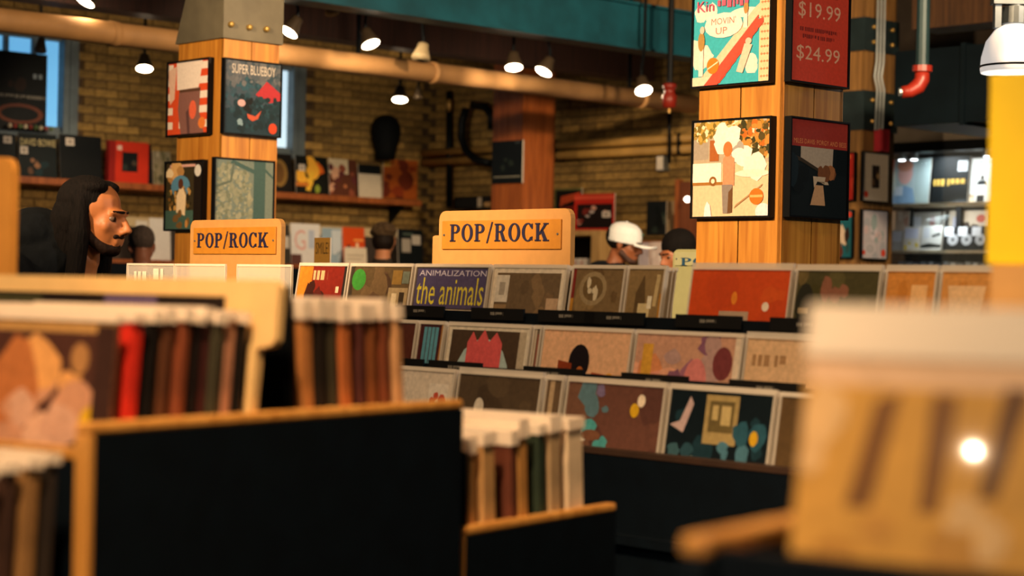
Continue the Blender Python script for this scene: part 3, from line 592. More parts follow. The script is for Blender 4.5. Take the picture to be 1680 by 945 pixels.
# low ledge and displays below the shelf
lz = (gs(60, 352, WS+.3)[1] + gs(560, 366, WS+.3)[1])/2
t = thing('display_ledge', 'cream topped ledge running below the wall shelf', 'ledge', G(WS+.03, 0, 0), GQ)
MB().box(1.5, -.1, lz-.075, 7.3, 0, lz).obj('ledge_top', mat('cream_block', '#c9b48a', .7, 0, .15, 6, .1), t)
MB().box(1.5, -.09, 0, 7.3, 0, lz-.075).obj('ledge_wall', mat('dark_block', '#3a3028', .8), t)
rk = thing('display_rack', 'dark browsing rack along the back wall, holding white covers', 'rack', G(WS+.14, 0, 0), GQ)
rz = gs(560, 436, WS+.5)[1]
MB().box(1.6, -.55, 0, 7.2, 0, rz-.03).obj('rack_body', BLACK, rk); MB().box(1.6, -.55, rz-.03, 7.2, 0, rz).obj('rack_top', SHELFW, rk)
def rack_rec(x0, y0, x1, layers, label, depth=.3, y1=None, **k):
    s = WS+.14+depth; a, b = gs(x0, 400, s)[0], gs(x1, 400, s)[0]; zt = gs((x0+x1)/2, y0, s)[1]
    return cover(k.pop('name', 'record_cover'), label, k.pop('cat', 'record'), G(s, (a+b)/2, rz), GQ, b-a, zt-rz, layers, m=FLAT, lean=4, **k)
rack_rec(20, 350, 60, [('r', 0, 0, 1, 1, '#c8b898'), ('r', 0, .75, 1, .85, '#a8b030'), ('r', 0, .55, 1, .7, '#3a3028'), ('m', .1, .45, .9, .53, '#6a5a48')], 'small cream cover with a yellow green stripe on the back rack')
rack_rec(62, 346, 92, [('r', 0, 0, 1, 1, '#c2ac7c')], 'plain cream card on the back rack left of the bearded person')
rack_rec(224, 362, 243, [('r', 0, 0, 1, 1, '#cfc8bc')], 'narrow white cover on the back rack behind the shaved head')
rack_rec(246, 358, 280, [('r', 0, 0, 1, 1, '#d6d2cb')], 'plain white cover on the back rack beside the left column')
rack_rec(466, 368, 476, [('r', 0, 0, 1, 1, '#3a342c'), ('r', 0, .4, .9, .7, '#bdb6aa')], 'thin dark cover with a pale label on the back rack')
rack_rec(478, 367, 526, [('r', 0, 0, 1, 1, '#d5d3cf'), ('t', 'G', .12, .35, .5, .85, '#d4a39a'), ('m', .6, .4, .85, .85, '#aeb8c8'), ('r', 0, 0, .35, .25, '#5a3a34')], 'white cover with faint red and blue lettering on the back rack')
rack_rec(529, 374, 561, [('r', 0, 0, 1, 1, '#8fa6b4'), ('r', .5, .3, 1, .95, '#c3cdd2'), ('b', 4, 0, 0, 1, .4, .15, ['#6d8696', '#a8b8c0'])], 'pale blue cover on the back rack')
rack_rec(563, 373, 599, [('r', 0, 0, 1, 1, '#d04c1a'), ('r', .2, .2, .35, .55, '#5a2412'), ('r', .6, .2, .72, .6, '#f0d0a0'), ('r', .5, .65, .95, .7, '#f0a050')], 'orange red cover with two small figures on the back rack')
rack_rec(566, 406, 602, [('r', 0, 0, 1, 1, '#d8cbb2'), ('r', .1, .55, .9, .6, '#9a8a72'), ('r', .1, .35, .8, .4, '#9a8a72')], 'cream handwritten card before the orange red cover', depth=.42)
rack_rec(654, 376, 695, [('r', 0, 0, 1, 1, '#0c1316'), ('r', .15, .4, .5, .75, '#a49c8e'), ('r', .55, .6, .9, .85, '#b8b0a2'), ('r', .2, .84, .6, .9, '#4c5a50')], 'black board with pale stickers right of the curly haired person', name='notice_board', cat='board')
# ------------------------------------------------------------------ side wall displays
sb = thing('bookcase', 'small tan bookcase against the side brick wall', 'bookcase', G(0, WP-.42, 0), GR)
s0, zt = gp(934, 378, WP-.42); s1 = gp(984, 378, WP-.42)[0]
BC = wood('bookcase_tan', '#b08a52', '#c9a468')
MB().box(s0, 0, zt-.04, s1, .38, zt).obj('top', BC, sb); MB().box(s1-.09, 0, 0, s1, .38, zt-.04).obj('side_panel', BC, sb); MB().box(s0-.5, 0, 0, s0-.45, .38, zt-.04).obj('side_panel', BC, sb)
MB().box(s0-.45, .36, 0, s1-.09, .38, zt-.04).obj('back_panel', BLACK, sb); MB().box(s0-.45, .0, zt-.55, s1-.09, .36, zt-.52).obj('shelf', BC, sb); MB().box(s0-.5, 0, zt-.04, s0, .38, zt).obj('top', BC, sb)
for k in range(5):
    o = MB().box(0, 0, 0, .025, .2, .3-.02*(k % 2)).obj('book', mat(['spine_white', 'spine_pink'][k % 2], ['#cfc6ba', '#c9a496'][k % 2], .6), None, G(s0+.0+k*.036-.03, WP-.37, zt-.52), GR)
    tag(o, 'thin pale record spine standing in the tan bookcase', 'record', 'spines in the tan bookcase')
def on_case(x0, y0, x1, y1, p, layers, label, **k): return cov('p', p, x0, y0, x1, y1, layers, label, m=FLAT, **k)
on_case(910, 309, 955, 375, WP-.12, [('r', 0, 0, 1, 1, '#15140f'), ('r', 0, .95, 1, 1, '#6a6a3a'), ('r', 0, 0, .06, 1, '#6a6a3a'), ('p', [(.2, .55), (.9, .75), (.95, .9), (.25, .8)], '#c8502a'), ('p', [(.2, .3), (1, .5), (1, .62), (.2, .5)], '#b83a22')], 'black and orange poster leaning behind the red cover on the bookcase', name='poster', cat='poster')
on_case(943, 318, 1009, 378, WP-.3, [('r', 0, 0, 1, 1, '#c02a1c'), ('r', .07, .06, .95, .72, '#1c1210'), ('b', 10, .1, .1, .9, .65, .07, ['#b03a2c', '#d8a08a', '#7a2a22', '#c0b0a8'])] + ST(.7, .35) + [('r', 0, .85, 1, .95, '#d8543a')], 'bright red cover with a dark group picture on top of the tan bookcase')
on_case(1062, 330, 1094, 386, WP-.02, [('r', 0, 0, 1, 1, '#1a2022'), ('b', 8, 0, 0, 1, .8, .16, ['#2c3a34', '#4a5248', '#11181a'])], 'dark grey poster on the side brick wall right of the capped person', name='poster', cat='poster')
on_case(1096, 330, 1112, 386, WP-.02, [('r', 0, 0, 1, 1, '#5c4a34'), ('b', 5, 0, 0, 1, 1, .25, ['#8a6a4c', '#3c3428', '#a08a68'])], 'narrow brown picture beside the dark grey poster', name='poster', cat='poster')
pa = thing('doorway_panel', 'brown wooden door panel at the end of the side brick wall', 'panel', G(0, WP-.06, 0), GR)
s0 = gp(1112, 300, WP-.06)[0]
MB().box(s0, 0, 0, s0+.35, .05, gp(1125, 298, WP-.06)[1]).obj('door_leaf', wood('door_brown', '#5a2f1a', '#7a4528'), pa); MB().box(s0-.02, -.01, 0, s0+.02, .05, gp(1125, 298, WP-.06)[1]+.02).obj('door_frame', SHELFW, pa)
v = onp(1128, 327, WP-.2); o = thing('globe_lamp', 'tiny white globe lamp before the brown door panel', 'lamp', v)
MB().ell((0, 0, 0), (.026, .026, .022), 14, 8).obj('globe', glow('globe_glow', '#fff0d8', 6), o, smooth=True); MB().tube([(0, .02, 0), (.05, .07, -.02)], .006, 6).obj('arm', BLKM, o)
# low rack below the posters with pale covers
p_r = WP-.5
lr = thing('display_rack', 'low white rack against the side wall behind the capped person', 'rack', G(0, p_r, 0), GR)
s0, s1 = gp(1000, 420, p_r)[0], gp(1150, 420, p_r)[0]; zr = gp(1070, 440, p_r)[1]
MB().box(s0, -.05, 0, s1, .4, zr).obj('rack_body', mat('pale_rack', '#a09484', .6), lr); MB().box(s0, .36, zr, s1, .4, gp(1070, 392, p_r)[1]).obj('rack_back', SHELFW, lr)
on_case(1049, 398, 1066, 438, p_r+.04, [('r', 0, 0, 1, 1, '#b9aeb4'), ('b', 4, 0, 0, 1, 1, .2, ['#c9c0c4', '#a89aa0'])], 'pale lilac cover just right of the white cap')
on_case(1068, 397, 1086, 438, p_r+.04, [('r', 0, 0, 1, 1, '#c9b8b0'), ('b', 4, 0, 0, 1, .6, .2, ['#b0a09a', '#d8ccc4'])], 'pale pink cover left of the dark haired head')
# dark table edge under the curve pipes
on_case(747, 322, 808, 342, WP-.14, [('r', 0, 0, 1, 1, '#14181a'), ('r', .62, 0, .74, 1, '#b8a890'), ('r', .8, 0, 1, .5, '#b08a58')], 'dark shelf picture low on the bricks left of the far column', name='picture', cat='picture', frame=.01)
# ------------------------------------------------------------------ glass display case at the right
GP = 7.9
gc = thing('display_case', 'glass fronted display case full of covers behind the raw timber column', 'display case', G(0, GP, 0), GR)
s0, s1 = gp(1440, 350, GP)[0], gp(1760, 350, GP)[0]
zt, zb = gp(1550, 247, GP)[1], gp(1550, 442, GP)[1]; zsof = gp(1550, 212, GP)[1]
MB().box(s0, 0, zt, s1, .6, zt+.07).obj('top_rail', BLKM, gc)
MB().box(s0, -.02, zt+.07, s1, .6, zsof+.2).obj('soffit', mat('soffit_grey', '#6a6154', .8, 0, .2, 6, .1), gc)
MB().box(s0, .5, zb, s1, .6, zt).obj('back_panel', mat('case_back', '#3c382e', .7), gc)
MB().box(s0, 0, zb-.06, s1, .6, zb).obj('bottom_rail', BLKM, gc); MB().box(s0, .05, 0, s1, .6, zb-.06).obj('base', BLACK, gc)
zsh = []
for yy in (333, 411):
    z = gp(1550, yy, GP+.15)[1]; zsh.append(z); MB().box(s0, .1, z-.02, s1, .5, z).obj('shelf', mat('case_shelf', '#b8a888', .5), gc)
for px in (1490, 1572): q = gp(px, 350, GP+.3)[0]; MB().box(q-.02, .3, zb, q+.02, .34, zsh[0]-.02).obj('upright', BLKM, gc)
sm = gp(1547, 300, GP)[0]
for a, b in ((s0, sm-.003), (sm+.003, s1)): MB().box(a, .0, zb, b, .006, zt).obj('glass_pane', GLASS, gc)
lamp('AREA', 'case_light', G(gp(1530, 300, GP+.1)[0], GP+.12, zt-.04), 3.2, (.86, .95, 1), .25, G(gp(1530, 300, GP)[0], GP+.4, zb))
lamp('AREA', 'case_light', G(gp(1620, 300, GP+.1)[0], GP+.12, zt-.04), 3.2, (.86, .95, 1), .25, G(gp(1620, 300, GP)[0], GP+.4, zb))
lamp('AREA', 'case_shelf_fill', G(gp(1550, 340, GP+.1)[0], GP+.1, zsh[0]-.05), 3, (.86, .95, 1), .3, G(gp(1550, 340, GP)[0], GP+.35, zb))  # added fill for the lower row, where the shelf blocks the light
for px in (1480, 1500, 1620):
    o = thing('case_downlight', 'small lit downlight at the top of the glass case', 'lamp', G(gp(px, 250, GP+.1)[0], GP+.1, zt-.045), 0, 'downlights in the glass case')
    MB().lathe([(.03, 0), (.034, .045)], 14).obj('rim', GREYM, o); MB().lathe([(.024, -.006), (.024, .0)], 12).obj('lens', glow('case_lens', '#f4fbff', 8), o)
def case_rec(x0, y0, x1, row, layers, label, p=GP+.25, base=None, **k):
    z = (zsh[row] if base is None else base); a, b = gp(x0, 300, p)[0], gp(x1, 300, p)[0]; zt_ = gp((x0+x1)/2, y0, p)[1]
    return cover(k.pop('name', 'record_cover'), label, k.pop('cat', 'record'), G((a+b)/2, p, z), GR, b-a, zt_-z, layers, m=FLAT, lean=6, **k)
case_rec(1455, 262, 1463, 0, [('r', 0, 0, 1, 1, '#c03020'), ('e', .5, .6, .4, .1, '#f0c0a0')], 'sliver of a red cover at the left of the glass case')
case_rec(1464, 260, 1524, 0, [('r', 0, 0, 1, 1, '#a9bcc0'), ('r', .6, 0, 1, 1, '#9cb0b0'), ('e', .32, .68, .2, .24, '#d8a8a0'), ('e', .3, .85, .22, .12, '#c88a70'), ('p', [(0, 0), (.05, .3), (.3, .42), (.55, .35), (.65, 0)], '#7d9fc0'), ('r', .08, .2, .28, .4, '#c8d4e0')], 'pale blue cover with a pink face in the glass case')
case_rec(1528, 256, 1588, 0, [('r', 0, 0, 1, 1, '#0a1012'), ('m', .04, .38, .98, .52, '#c9a44a'), ('r', .68, .68, .94, .9, '#c6ccce'), ('r', .74, .74, .88, .85, '#9aa2a4')], 'black cover with gold lettering in the glass case')
case_rec(1591, 258, 1652, 0, [('r', 0, 0, 1, 1, '#cfd3d0'), ('b', 5, 0, 0, 1, .25, .14, ['#b09a80', '#c8b8a0']), ('m', .2, .88, .8, .93, '#8a8f90'), ('e', .32, .56, .05, .06, '#3c3430'), ('p', [(.16, .38), (.22, .5), (.42, .5), (.48, .38)], '#20262a'), ('r', .15, .18, .45, .4, '#e4e6e6'), ('r', .2, 0, .4, .17, '#2c2a2c')], 'white cover with a small seated figure in the glass case')
case_rec(1456, 346, 1490, 1, [('r', 0, 0, 1, 1, '#bfae9c'), ('b', 6, 0, .4, 1, 1, .15, ['#d8c8ba', '#b08a7a', '#e0d8cc'])], 'cream pink cover at the left of the lower case row')
case_rec(1494, 348, 1548, 1, [('r', 0, 0, 1, 1, '#b5b1a4'), ('r', .05, .5, .3, .9, '#d0d6da'), ('e', .65, .75, .09, .16, '#8a4a34'), ('r', .9, 0, .96, 1, '#5a4a3c')], 'grey cover with a brown spot at the back of the lower case row', p=GP+.33)
case_rec(1556, 345, 1622, 1, [('r', 0, 0, 1, 1, '#b9aa94'), ('b', 4, .3, .3, .7, .7, .15, ['#5c4c3e', '#3e342c']), ('r', .1, .6, .3, .85, '#a8a8b4'), ('e', .8, .8, .12, .1, '#a8503c')], 'tan cover with a dark dome shape behind the three discs', p=GP+.33)
case_rec(1462, 378, 1484, 1, [('r', 0, 0, 1, 1, '#a9a8a6'), ('r', .15, .45, .85, .95, '#c2c6d4')], 'small grey tag card at the lower left of the glass case', p=GP+.18)
case_rec(1485, 372, 1510, 1, [('r', 0, 0, 1, 1, '#cfcabd'), ('r', .0, .5, .9, .95, '#c4c9dc'), ('b', 5, .1, .05, .9, .35, .12, ['#c8a832', '#d0b84a'])], 'white cover with yellow blooms in the lower case row', p=GP+.17)
case_rec(1513, 370, 1546, 1, [('r', 0, 0, 1, 1, '#c6c6be'), ('p', [(.0, .2), (.4, .3), (1, .22), (1, .12), (0, .1)], '#20241f'), ('p', [(.5, .6), (.9, .72), (.95, .62), (.55, .52)], '#20241f'), ('r', .1, .5, .4, .92, '#b8bcc0')], 'white cover with black brush strokes in the lower case row', p=GP+.17)
case_rec(1549, 371, 1630, 1, [('r', 0, 0, 1, 1, '#0b1114')] + [('e', .2+.28*k, .45, .11, .24, '#a9adb0') for k in range(3)] + [('e', .2+.28*k, .45, .03, .07, '#2c3234') for k in range(3)] + [('r', .02+.28*k, .6, .2+.28*k, .97, '#d5d9dc') for k in range(3)], 'black board with three silver discs and white tags in the glass case', p=GP+.16)
case_rec(1632, 372, 1660, 1, [('r', 0, 0, 1, 1, '#c9c3ae'), ('r', .15, .5, .8, .9, '#d5d9dc'), ('e', .5, .25, .3, .15, '#b8a04a')], 'pale cover with a tag at the right end of the lower case row', p=GP+.17)
for k in range(14):
    px = 1478 + k*12.2; q = gp(px, 432, GP+.12)[0]
    o = MB().box(-.022, 0, 0, .022, .12, .058-.006*(k % 3)).obj('disc_case', mat(['case_spine_a', 'case_spine_b', 'case_spine_c'][k % 3], ['#9aa4a8', '#b4bcbe', '#848c92'][k % 3], .5), None, G(q, GP+.12, zb), GR)
    tag(o, 'grey disc case in the row along the bottom of the glass case', 'disc case', 'disc cases at the bottom of the glass case')
# ------------------------------------------------------------------ middle record rack
T = [(.0, .055, '#'), (-.19, -.098, '#'), (-.38, -.208, '#')]          # p and height of the record tops, back to front
S0, S1 = -1.95, 2.6
rack = thing('record_rack', 'long black three-tier record rack with tan trim facing left, in the middle', 'record rack', G(0, 0, 0), GR)
FP = -.47
zfront = CAMZ + gp(1100, 748, FP)[1] - CAMZ
MB().box(S0, FP, 0, S1, FP+.03, zfront-.012).obj('front_panel', BLACK, rack)
MB().box(S0, FP-.002, zfront-.012, S1, FP+.032, zfront).obj('edge_trim', mat('rack_edge_brown', '#3a2414', .6), rack)
for k, (p, z, _) in enumerate(T):
    fl = CAMZ + z - .318
    MB().box(S0, p-.16+(.045 if k == 2 else 0), fl-.02, S1, p+.03, fl).obj('tier_floor', BLACK, rack)
    if k < 2:
        zt = CAMZ + T[k+1][1] + (.035 if k == 0 else .012)
        MB().box(S0, p-.135, fl-.02, S1, p-.12, zt).obj('tier_front', BLACK, rack)
MB().box(S0, .05, 0, S1, .07, CAMZ-.13).obj('back_panel', BLACK, rack)
for s in (S0, S1-.03): MB().box(s, FP+.03, 0, s+.03, .05, zfront-.05).obj('end_panel', BLACK, rack)
MB().box(S0+.03, FP+.03, .0, S1-.03, .05, .1).obj('plinth', BLACK, rack)
back = thing('record_rack', 'plain black back row of the middle rack below the pop/rock signs', 'record rack', G(0, .085, 0), GR)
MB().box(S0, 0, 0, S1, .03, CAMZ-.16).obj('front_panel', BLACK, back); MB().box(S0, .7, 0, S1, .73, CAMZ-.35).obj('back_panel', BLACK, back); MB().box(S0, .03, CAMZ-.4, S1, .7, CAMZ-.38).obj('tier_floor', BLACK, back)
MB().box(S0, -.002, CAMZ-.16, S1, .032, CAMZ-.145).obj('edge_trim', TAN, back)
EDG = [mat('sleeve_edge_%d' % i, h, .6, 0, .15, 30, 0) for i, h in enumerate(['#c9b394', '#8a5a34', '#3a2c22', '#b8946a', '#5c3a26', '#d8cbb6', '#6a2a20', '#2a2e30'])]
LBL = lambda c='#c9c0b0': [('r', .04, .12, .96, .9, '#14100e'), ('r', .4, .35, .6, .65, c)]
rng = random.Random(11)
plain_lp = MB().box(-.157, -.004, 0, .157, 0, .315).mesh('record_sleeve')
film_me = MB().box(-.162, -.006, .313, .162, .002, .322).mesh('plastic_sleeve')
def tier_lp(k, x0, x1, layers, label, n=3, top=None, m=None, plastic=.007, lean=9, seed=1, dp=0, tagtxt=True):
    p, z, _ = T[k]; p += dp; yt = top or {0: 446, 1: 545, 2: 625}[k]
    a, b = gp(x0, yt, p)[0], gp(x1, yt, p)[0]; w = b-a-.01; s = (a+b)/2
    h = .315; zb = CAMZ + z - h*math.cos(R(lean))
    pb = p - .07
    o = cover('record_sleeve', label, 'record', G(s, pb, zb), GR, w, h, layers, t=.004, m=m or PRINT, lean=lean, plastic=plastic, seed=seed, group='records in the middle rack')
    for i in range(n):
        q = link('record_sleeve', plain_lp, EDG[0], None, G(s + rng.uniform(-.003, .003), pb + .014*(i+1), zb - .002 - rng.random()*.006), GR, -R(lean))
        q.scale.x = min(1, (w-.004)/.324)
        tag(q, 'plastic sleeved record filed close behind a front cover in the middle rack', 'record', 'records filed behind the front covers')
        link('plastic_sleeve', film_me, PLASTIC, q)
    if tagtxt and k < 2:                               # black title card clipped to the tier front, over the next tier
        zl = CAMZ + T[k+1][1] + (.035 if k == 0 else .012)
        t = thing('title_card', 'black title strip under: ' + label[:60], 'title card', G(s, p-dp-.136, zl-.02), GR)
        MB().box(-.1, -.006, 0, .1, 0, .03).obj('card', BLACK, t)
        art_obj('card_print', .2, .03, [('r', 0, 0, 1, 1, '#11100f'), ('m', .38, .4, .62, .66, '#8a8478')], FLAT, t, -.0066)
        t['label'] = 'black title strip clipped under the ' + label.split(' cover')[0].split(' in ')[0] + ' cover'
    return o
NOISE = lambda n, cols, sz=.1: ('b', n, 0, 0, 1, 1, sz, cols)
# back tier
B1 = [('r', 0, 0, 1, 1, '#8a6a48'), NOISE(8, ['#a5865c', '#6f5236'])]
for (x0, x1, lab, lay) in ((219, 295, 'clear acrylic divider with faint scrawled writing at the rack\'s left end', 1), (298, 379, 'blank clear acrylic divider below the smaller pop/rock sign', 0), (400, 488, 'clear acrylic divider above the dark left gap', 0)):
    a, b = gp(x0, 445, 0)[0], gp(x1, 445, 0)[0]
    d = thing('acrylic_divider', lab, 'divider', G((a+b)/2, -.02, CAMZ-.26), GR); w = b-a
    MB().box(-w/2, -.003, 0, w/2, 0, .31).obj('sheet', ACRYL, d)
    MB().box(-w/2-.003, -.005, .31, w/2+.003, .002, .317).box(-w/2-.004, -.005, 0, -w/2, .002, .31).box(w/2, -.005, 0, w/2+.004, .002, .31).obj('polished_edge', PLASTIC, d)
    if lay: art_obj('scrawl', w*.7, .05, [('m', 0, 0, .5, .8, '#d8cbb8'), ('m', .6, 0, .9, 1, '#d8cbb8')], FLAT, d, -.004, .25)
tier_lp(0, 503, 585, [('r', 0, 0, 1, 1, '#7c2418'), ('r', 0, .5, .28, 1, '#c07a24'), ('m', .3, .86, .6, .95, '#c8a878'), ('b', 4, .25, .6, .6, .85, .09, ['#3a1c14', '#c06a6a', '#542018']), ('r', .8, .74, .86, .8, '#d8c0a0'), ('r', .93, 0, 1, 1, '#2c2420')], 'maroon cover with small gold lettering')
tier_lp(0, 587, 691, [('r', 0, 0, 1, 1, '#5c4a30'), ('r', 0, 0, .06, 1, '#3c3226'), ('e', .15, .87, .115, .1, '#3f8a34'), ('b', 8, .3, .6, .6, 1, .12, ['#5a4430', '#4a3626', '#6a5438']), ('r', .66, .52, .97, .8, '#a08a66'), ('r', .72, .62, .8, .75, '#d0bc98'), ('r', .84, .62, .92, .76, '#3c3020'), ('r', .7, .83, .85, .96, '#8a6a34'), ('r', .86, .84, .97, .95, '#6a7060'), ('e', .74, .56, .08, .05, '#7c8a3a')], 'brown collage cover with a green disc')
tier_lp(0, 694, 817, [('r', 0, 0, 1, 1, '#473c34'), ('r', .02, .63, .98, .98, '#51486a'), ('t', 'ANIMALIZATION', .05, .915, .97, .965, '#cfc6d4'), ('t', 'the animals', .04, .66, .96, .9, '#d8c63c'), ('r', .02, .6, .98, .62, '#c9b8a0'), ('r', .02, .0, .98, .6, '#40372f'), ('r', .7, .37, .92, .57, '#d8ca9a'), ('r', .74, .4, .88, .54, '#a8a088'), ('r', .62, .5, .7, .56, '#c9b890')], 'purple banner the animals record')
tier_lp(0, 822, 944, [('r', 0, 0, 1, 1, '#e2d2ba'), ('r', .05, .0, .94, .95, '#6f5a40'), ('b', 10, .3, .2, .9, .9, .12, ['#7c6244', '#66523a', '#846a4a']), ('r', .05, .7, .23, .93, '#d8ccba'), ('r', .1, .76, .18, .87, '#a89c8c'), ('r', .05, .35, .23, .68, '#9a7c56')] + [('r', .08+.08*(q % 2), .42+.07*(q//2), .13+.08*(q % 2), .47+.07*(q//2), '#6a5236') for q in range(6)] + [('r', .72, .55, .8, .64, '#e8d8c0'), ('r', .78, .3, .94, .74, '#c0a080')], 'white bordered brown record with a sticker strip')
tier_lp(0, 952, 1040, [('r', 0, 0, 1, 1, '#7a6240'), NOISE(10, ['#6a5232', '#8a7048'], .12), ('e', .42, .83, .27, .14, '#9a8460'), ('e', .42, .83, .2, .1, '#6f5836'), ('b', 4, .32, .78, .52, .88, .06, ['#d0c0a0']), ('r', 0, .75, .06, 1, '#7c2a20'), ('r', 0, 0, .06, .75, '#b07a28')], 'sepia record with a pale oval emblem')
tier_lp(0, 1043, 1106, [('r', 0, 0, 1, 1, '#8a7048'), ('p', [(.2, 0), (.25, .8), (.45, .95), (.6, .6), (.6, 0)], '#5f4a2c'), ('r', .35, .2, .68, .72, '#cdb888'), ('r', .6, .68, .72, .78, '#e8dcc0'), ('p', [(.75, .7), (.8, .95), (.9, .95), (.85, .7)], '#c0a878'), ('r', .92, 0, 1, .8, '#b07a28')], 'sepia and gold figure record', seed=4)
tier_lp(0, 1147, 1314, [('r', 0, 0, 1, 1, '#cf4c1c'), NOISE(5, ['#d4551f', '#c8481c'], .25), ('r', .32, .1, .62, .68, '#b59a82'), ('e', .78, .72, .035, .035, '#f2dcc4'), ('e', .46, .78, .03, .05, '#e8862a')], 'plain orange red record', m=FLAT, plastic=.014)
tier_lp(0, 1319, 1460, [('r', 0, 0, 1, 1, '#4a4426'), NOISE(14, ['#3c3a20', '#5c5430', '#46401e', '#6a5a34'], .1), ('e', .12, .75, .11, .15, '#2a281c'), ('r', .05, .68, .17, .72, '#a08a68'), ('b', 3, .3, .8, .6, .88, .06, ['#8a5a44']), ('e', .95, .6, .05, .05, '#c89a20')], 'dark olive record with a black disc', plastic=.012)
tier_lp(0, 1466, 1552, [('r', 0, 0, 1, 1, '#d0883c'), NOISE(6, ['#d8944a', '#c47c30'], .15), ('p', [(.5, .6), (.52, .9), (.85, .9), (.82, .55)], '#e8b478')], 'tan orange record with a pale patch', plastic=.012)
tier_lp(0, 1556, 1668, [('r', 0, 0, 1, 1, '#d4924a'), NOISE(6, ['#dca05a', '#c8843a'], .15), ('p', [(.1, .9), (.2, .6), (.6, .6), (.7, .9)], '#e8bc8a')], 'tan record below the yellow board', plastic=.012)
tier_lp(0, 1672, 1800, [('r', 0, 0, 1, 1, '#8a5a2c')], 'brown record at the right end', plastic=.012)
# middle tier
tier_lp(1, 600, 698, [('r', 0, 0, 1, 1, '#5a2f22')], 'brown record behind the left front rack')
tier_lp(1, 701, 744, [('r', 0, 0, 1, 1, '#4a2220')] + [('r', .18+.16*q, .62, .31+.16*q, .97, '#5f9cae') for q in range(4)] + [('r', .18, .3, .7, .58, '#5f9cae'), ('r', .28, .44, .5, .58, '#d8b03a'), ('r', .9, 0, 1, 1, '#a8743a')], 'maroon record with blue blocks', top=532)
tier_lp(1, 749, 886, [('r', 0, 0, 1, 1, '#dccfb8'), ('r', .04, .0, .96, .96, '#4c3a28'), ('e', .46, .55, .34, .35, '#a9bcb8'), ('r', .25, .6, .68, .86, '#d85a58'), ('p', [(.25, .86), (.31, .95), (.37, .87), (.45, .97), (.52, .87), (.6, .95), (.68, .86)], '#d85a58'), ('p', [(.2, .42), (.7, .44), (.66, .64), (.26, .64)], '#4f9a58'), ('r', .88, .1, .96, .96, '#b8a890')], 'white record with red over green lettering', top=533)
tier_lp(1, 889, 903, [('r', 0, 0, 1, 1, '#6a5a48'), ('r', .1, 0, .35, 1, '#c8baa4'), ('r', .5, .7, .9, .95, '#8a4a34')], 'narrow grey record edge', n=0, top=537, tagtxt=False)
tier_lp(1, 905, 1053, [('r', 0, 0, 1, 1, '#e2b088'), ('p', [(0, .3), (.1, .64), (.3, .62), (.32, .3)], '#2c2018'), ('e', .44, .75, .12, .14, '#1c1210'), ('p', [(.2, .6), (.2, .76), (.36, .74), (.36, .6)], '#8a3a18'), ('e', .26, .6, .07, .08, '#e6d6c4'), ('p', [(.3, .3), (.36, .6), (.56, .62), (.64, .3)], '#1a1412'), ('e', .46, .64, .055, .08, '#b0622a'), ('p', [(.58, .55), (.6, .68), (.84, .66), (.86, .55)], '#a8481c'), ('e', .8, .63, .05, .05, '#e0a030')], 'peach record with a dark round haired figure', top=541)
tier_lp(1, 1057, 1235, [('r', 0, 0, 1, 1, '#c9977c'), ('b', 8, 0, .3, .35, .95, .13, ['#e0967c', '#d88a5a', '#e8a888']), ('r', .07, .6, .17, .92, '#d8a03a'), ('b', 9, .35, .4, .75, .95, .12, ['#8a5a72', '#a0687c', '#d88a8a', '#b8948c']), ('e', .6, .65, .11, .18, '#d8817c'), ('e', .84, .8, .09, .12, '#7a3a3a'), ('b', 6, .3, .3, .95, .6, .1, ['#6a4458', '#c87a62', '#8a5048']), ('e', .85, .5, .06, .07, '#e09a34'), ('r', .94, 0, 1, 1, '#e2ccb4'), ('e', .82, .62, .035, .04, '#eedcc8')], 'pink and plum crowd record', top=545, seed=7)
tier_lp(1, 1238, 1420, [('r', 0, 0, 1, 1, '#dcb48a'), ('m', .06, .8, .4, .88, '#a88058')], 'cream record with brown script', top=550, plastic=.012)
tier_lp(1, 1424, 1600, [('r', 0, 0, 1, 1, '#a8743c')], 'ochre record behind the near cream record')
# front tier
tier_lp(2, 640, 762, [('r', 0, 0, 1, 1, '#dccbb6'), ('r', .68, .62, .94, .9, '#e6d8c6'), ('b', 4, .74, .72, .88, .82, .05, ['#c8543a'])], 'white record with a small red mark', top=600)
tier_lp(2, 767, 905, [('r', 0, 0, 1, 1, '#54432f'), NOISE(8, ['#5c4a34', '#4a3a28'], .14), ('e', .28, .75, .06, .07, '#d8cbb8'), ('e', .26, .62, .05, .05, '#c0b098')], 'dark brown record with a tiny white emblem', top=612, plastic=.014)
tier_lp(2, 910, 940, [('r', 0, 0, 1, 1, '#6a543c'), ('r', .2, 0, .5, 1, '#b89c78')], 'narrow brown record edge', n=0, top=620, plastic=.01)
tier_lp(2, 945, 1108, [('r', 0, 0, 1, 1, '#6a4436'), NOISE(10, ['#5c3a30', '#74503c'], .14), ('b', 5, .2, .78, .45, .95, .08, ['#7a6a8a', '#5c7a84', '#8a7060']), ('b', 5, .15, .52, .45, .68, .09, ['#4fa0a0', '#8ab84a', '#d8b83a', '#e0d8c8']), ('e', .72, .82, .045, .05, '#d8a820'), ('e', .78, .89, .04, .045, '#f0dcc0'), ('e', .3, .62, .1, .04, '#7a5038')], 'purple brown record with a multicoloured squiggle', top=636, seed=3, plastic=.01)
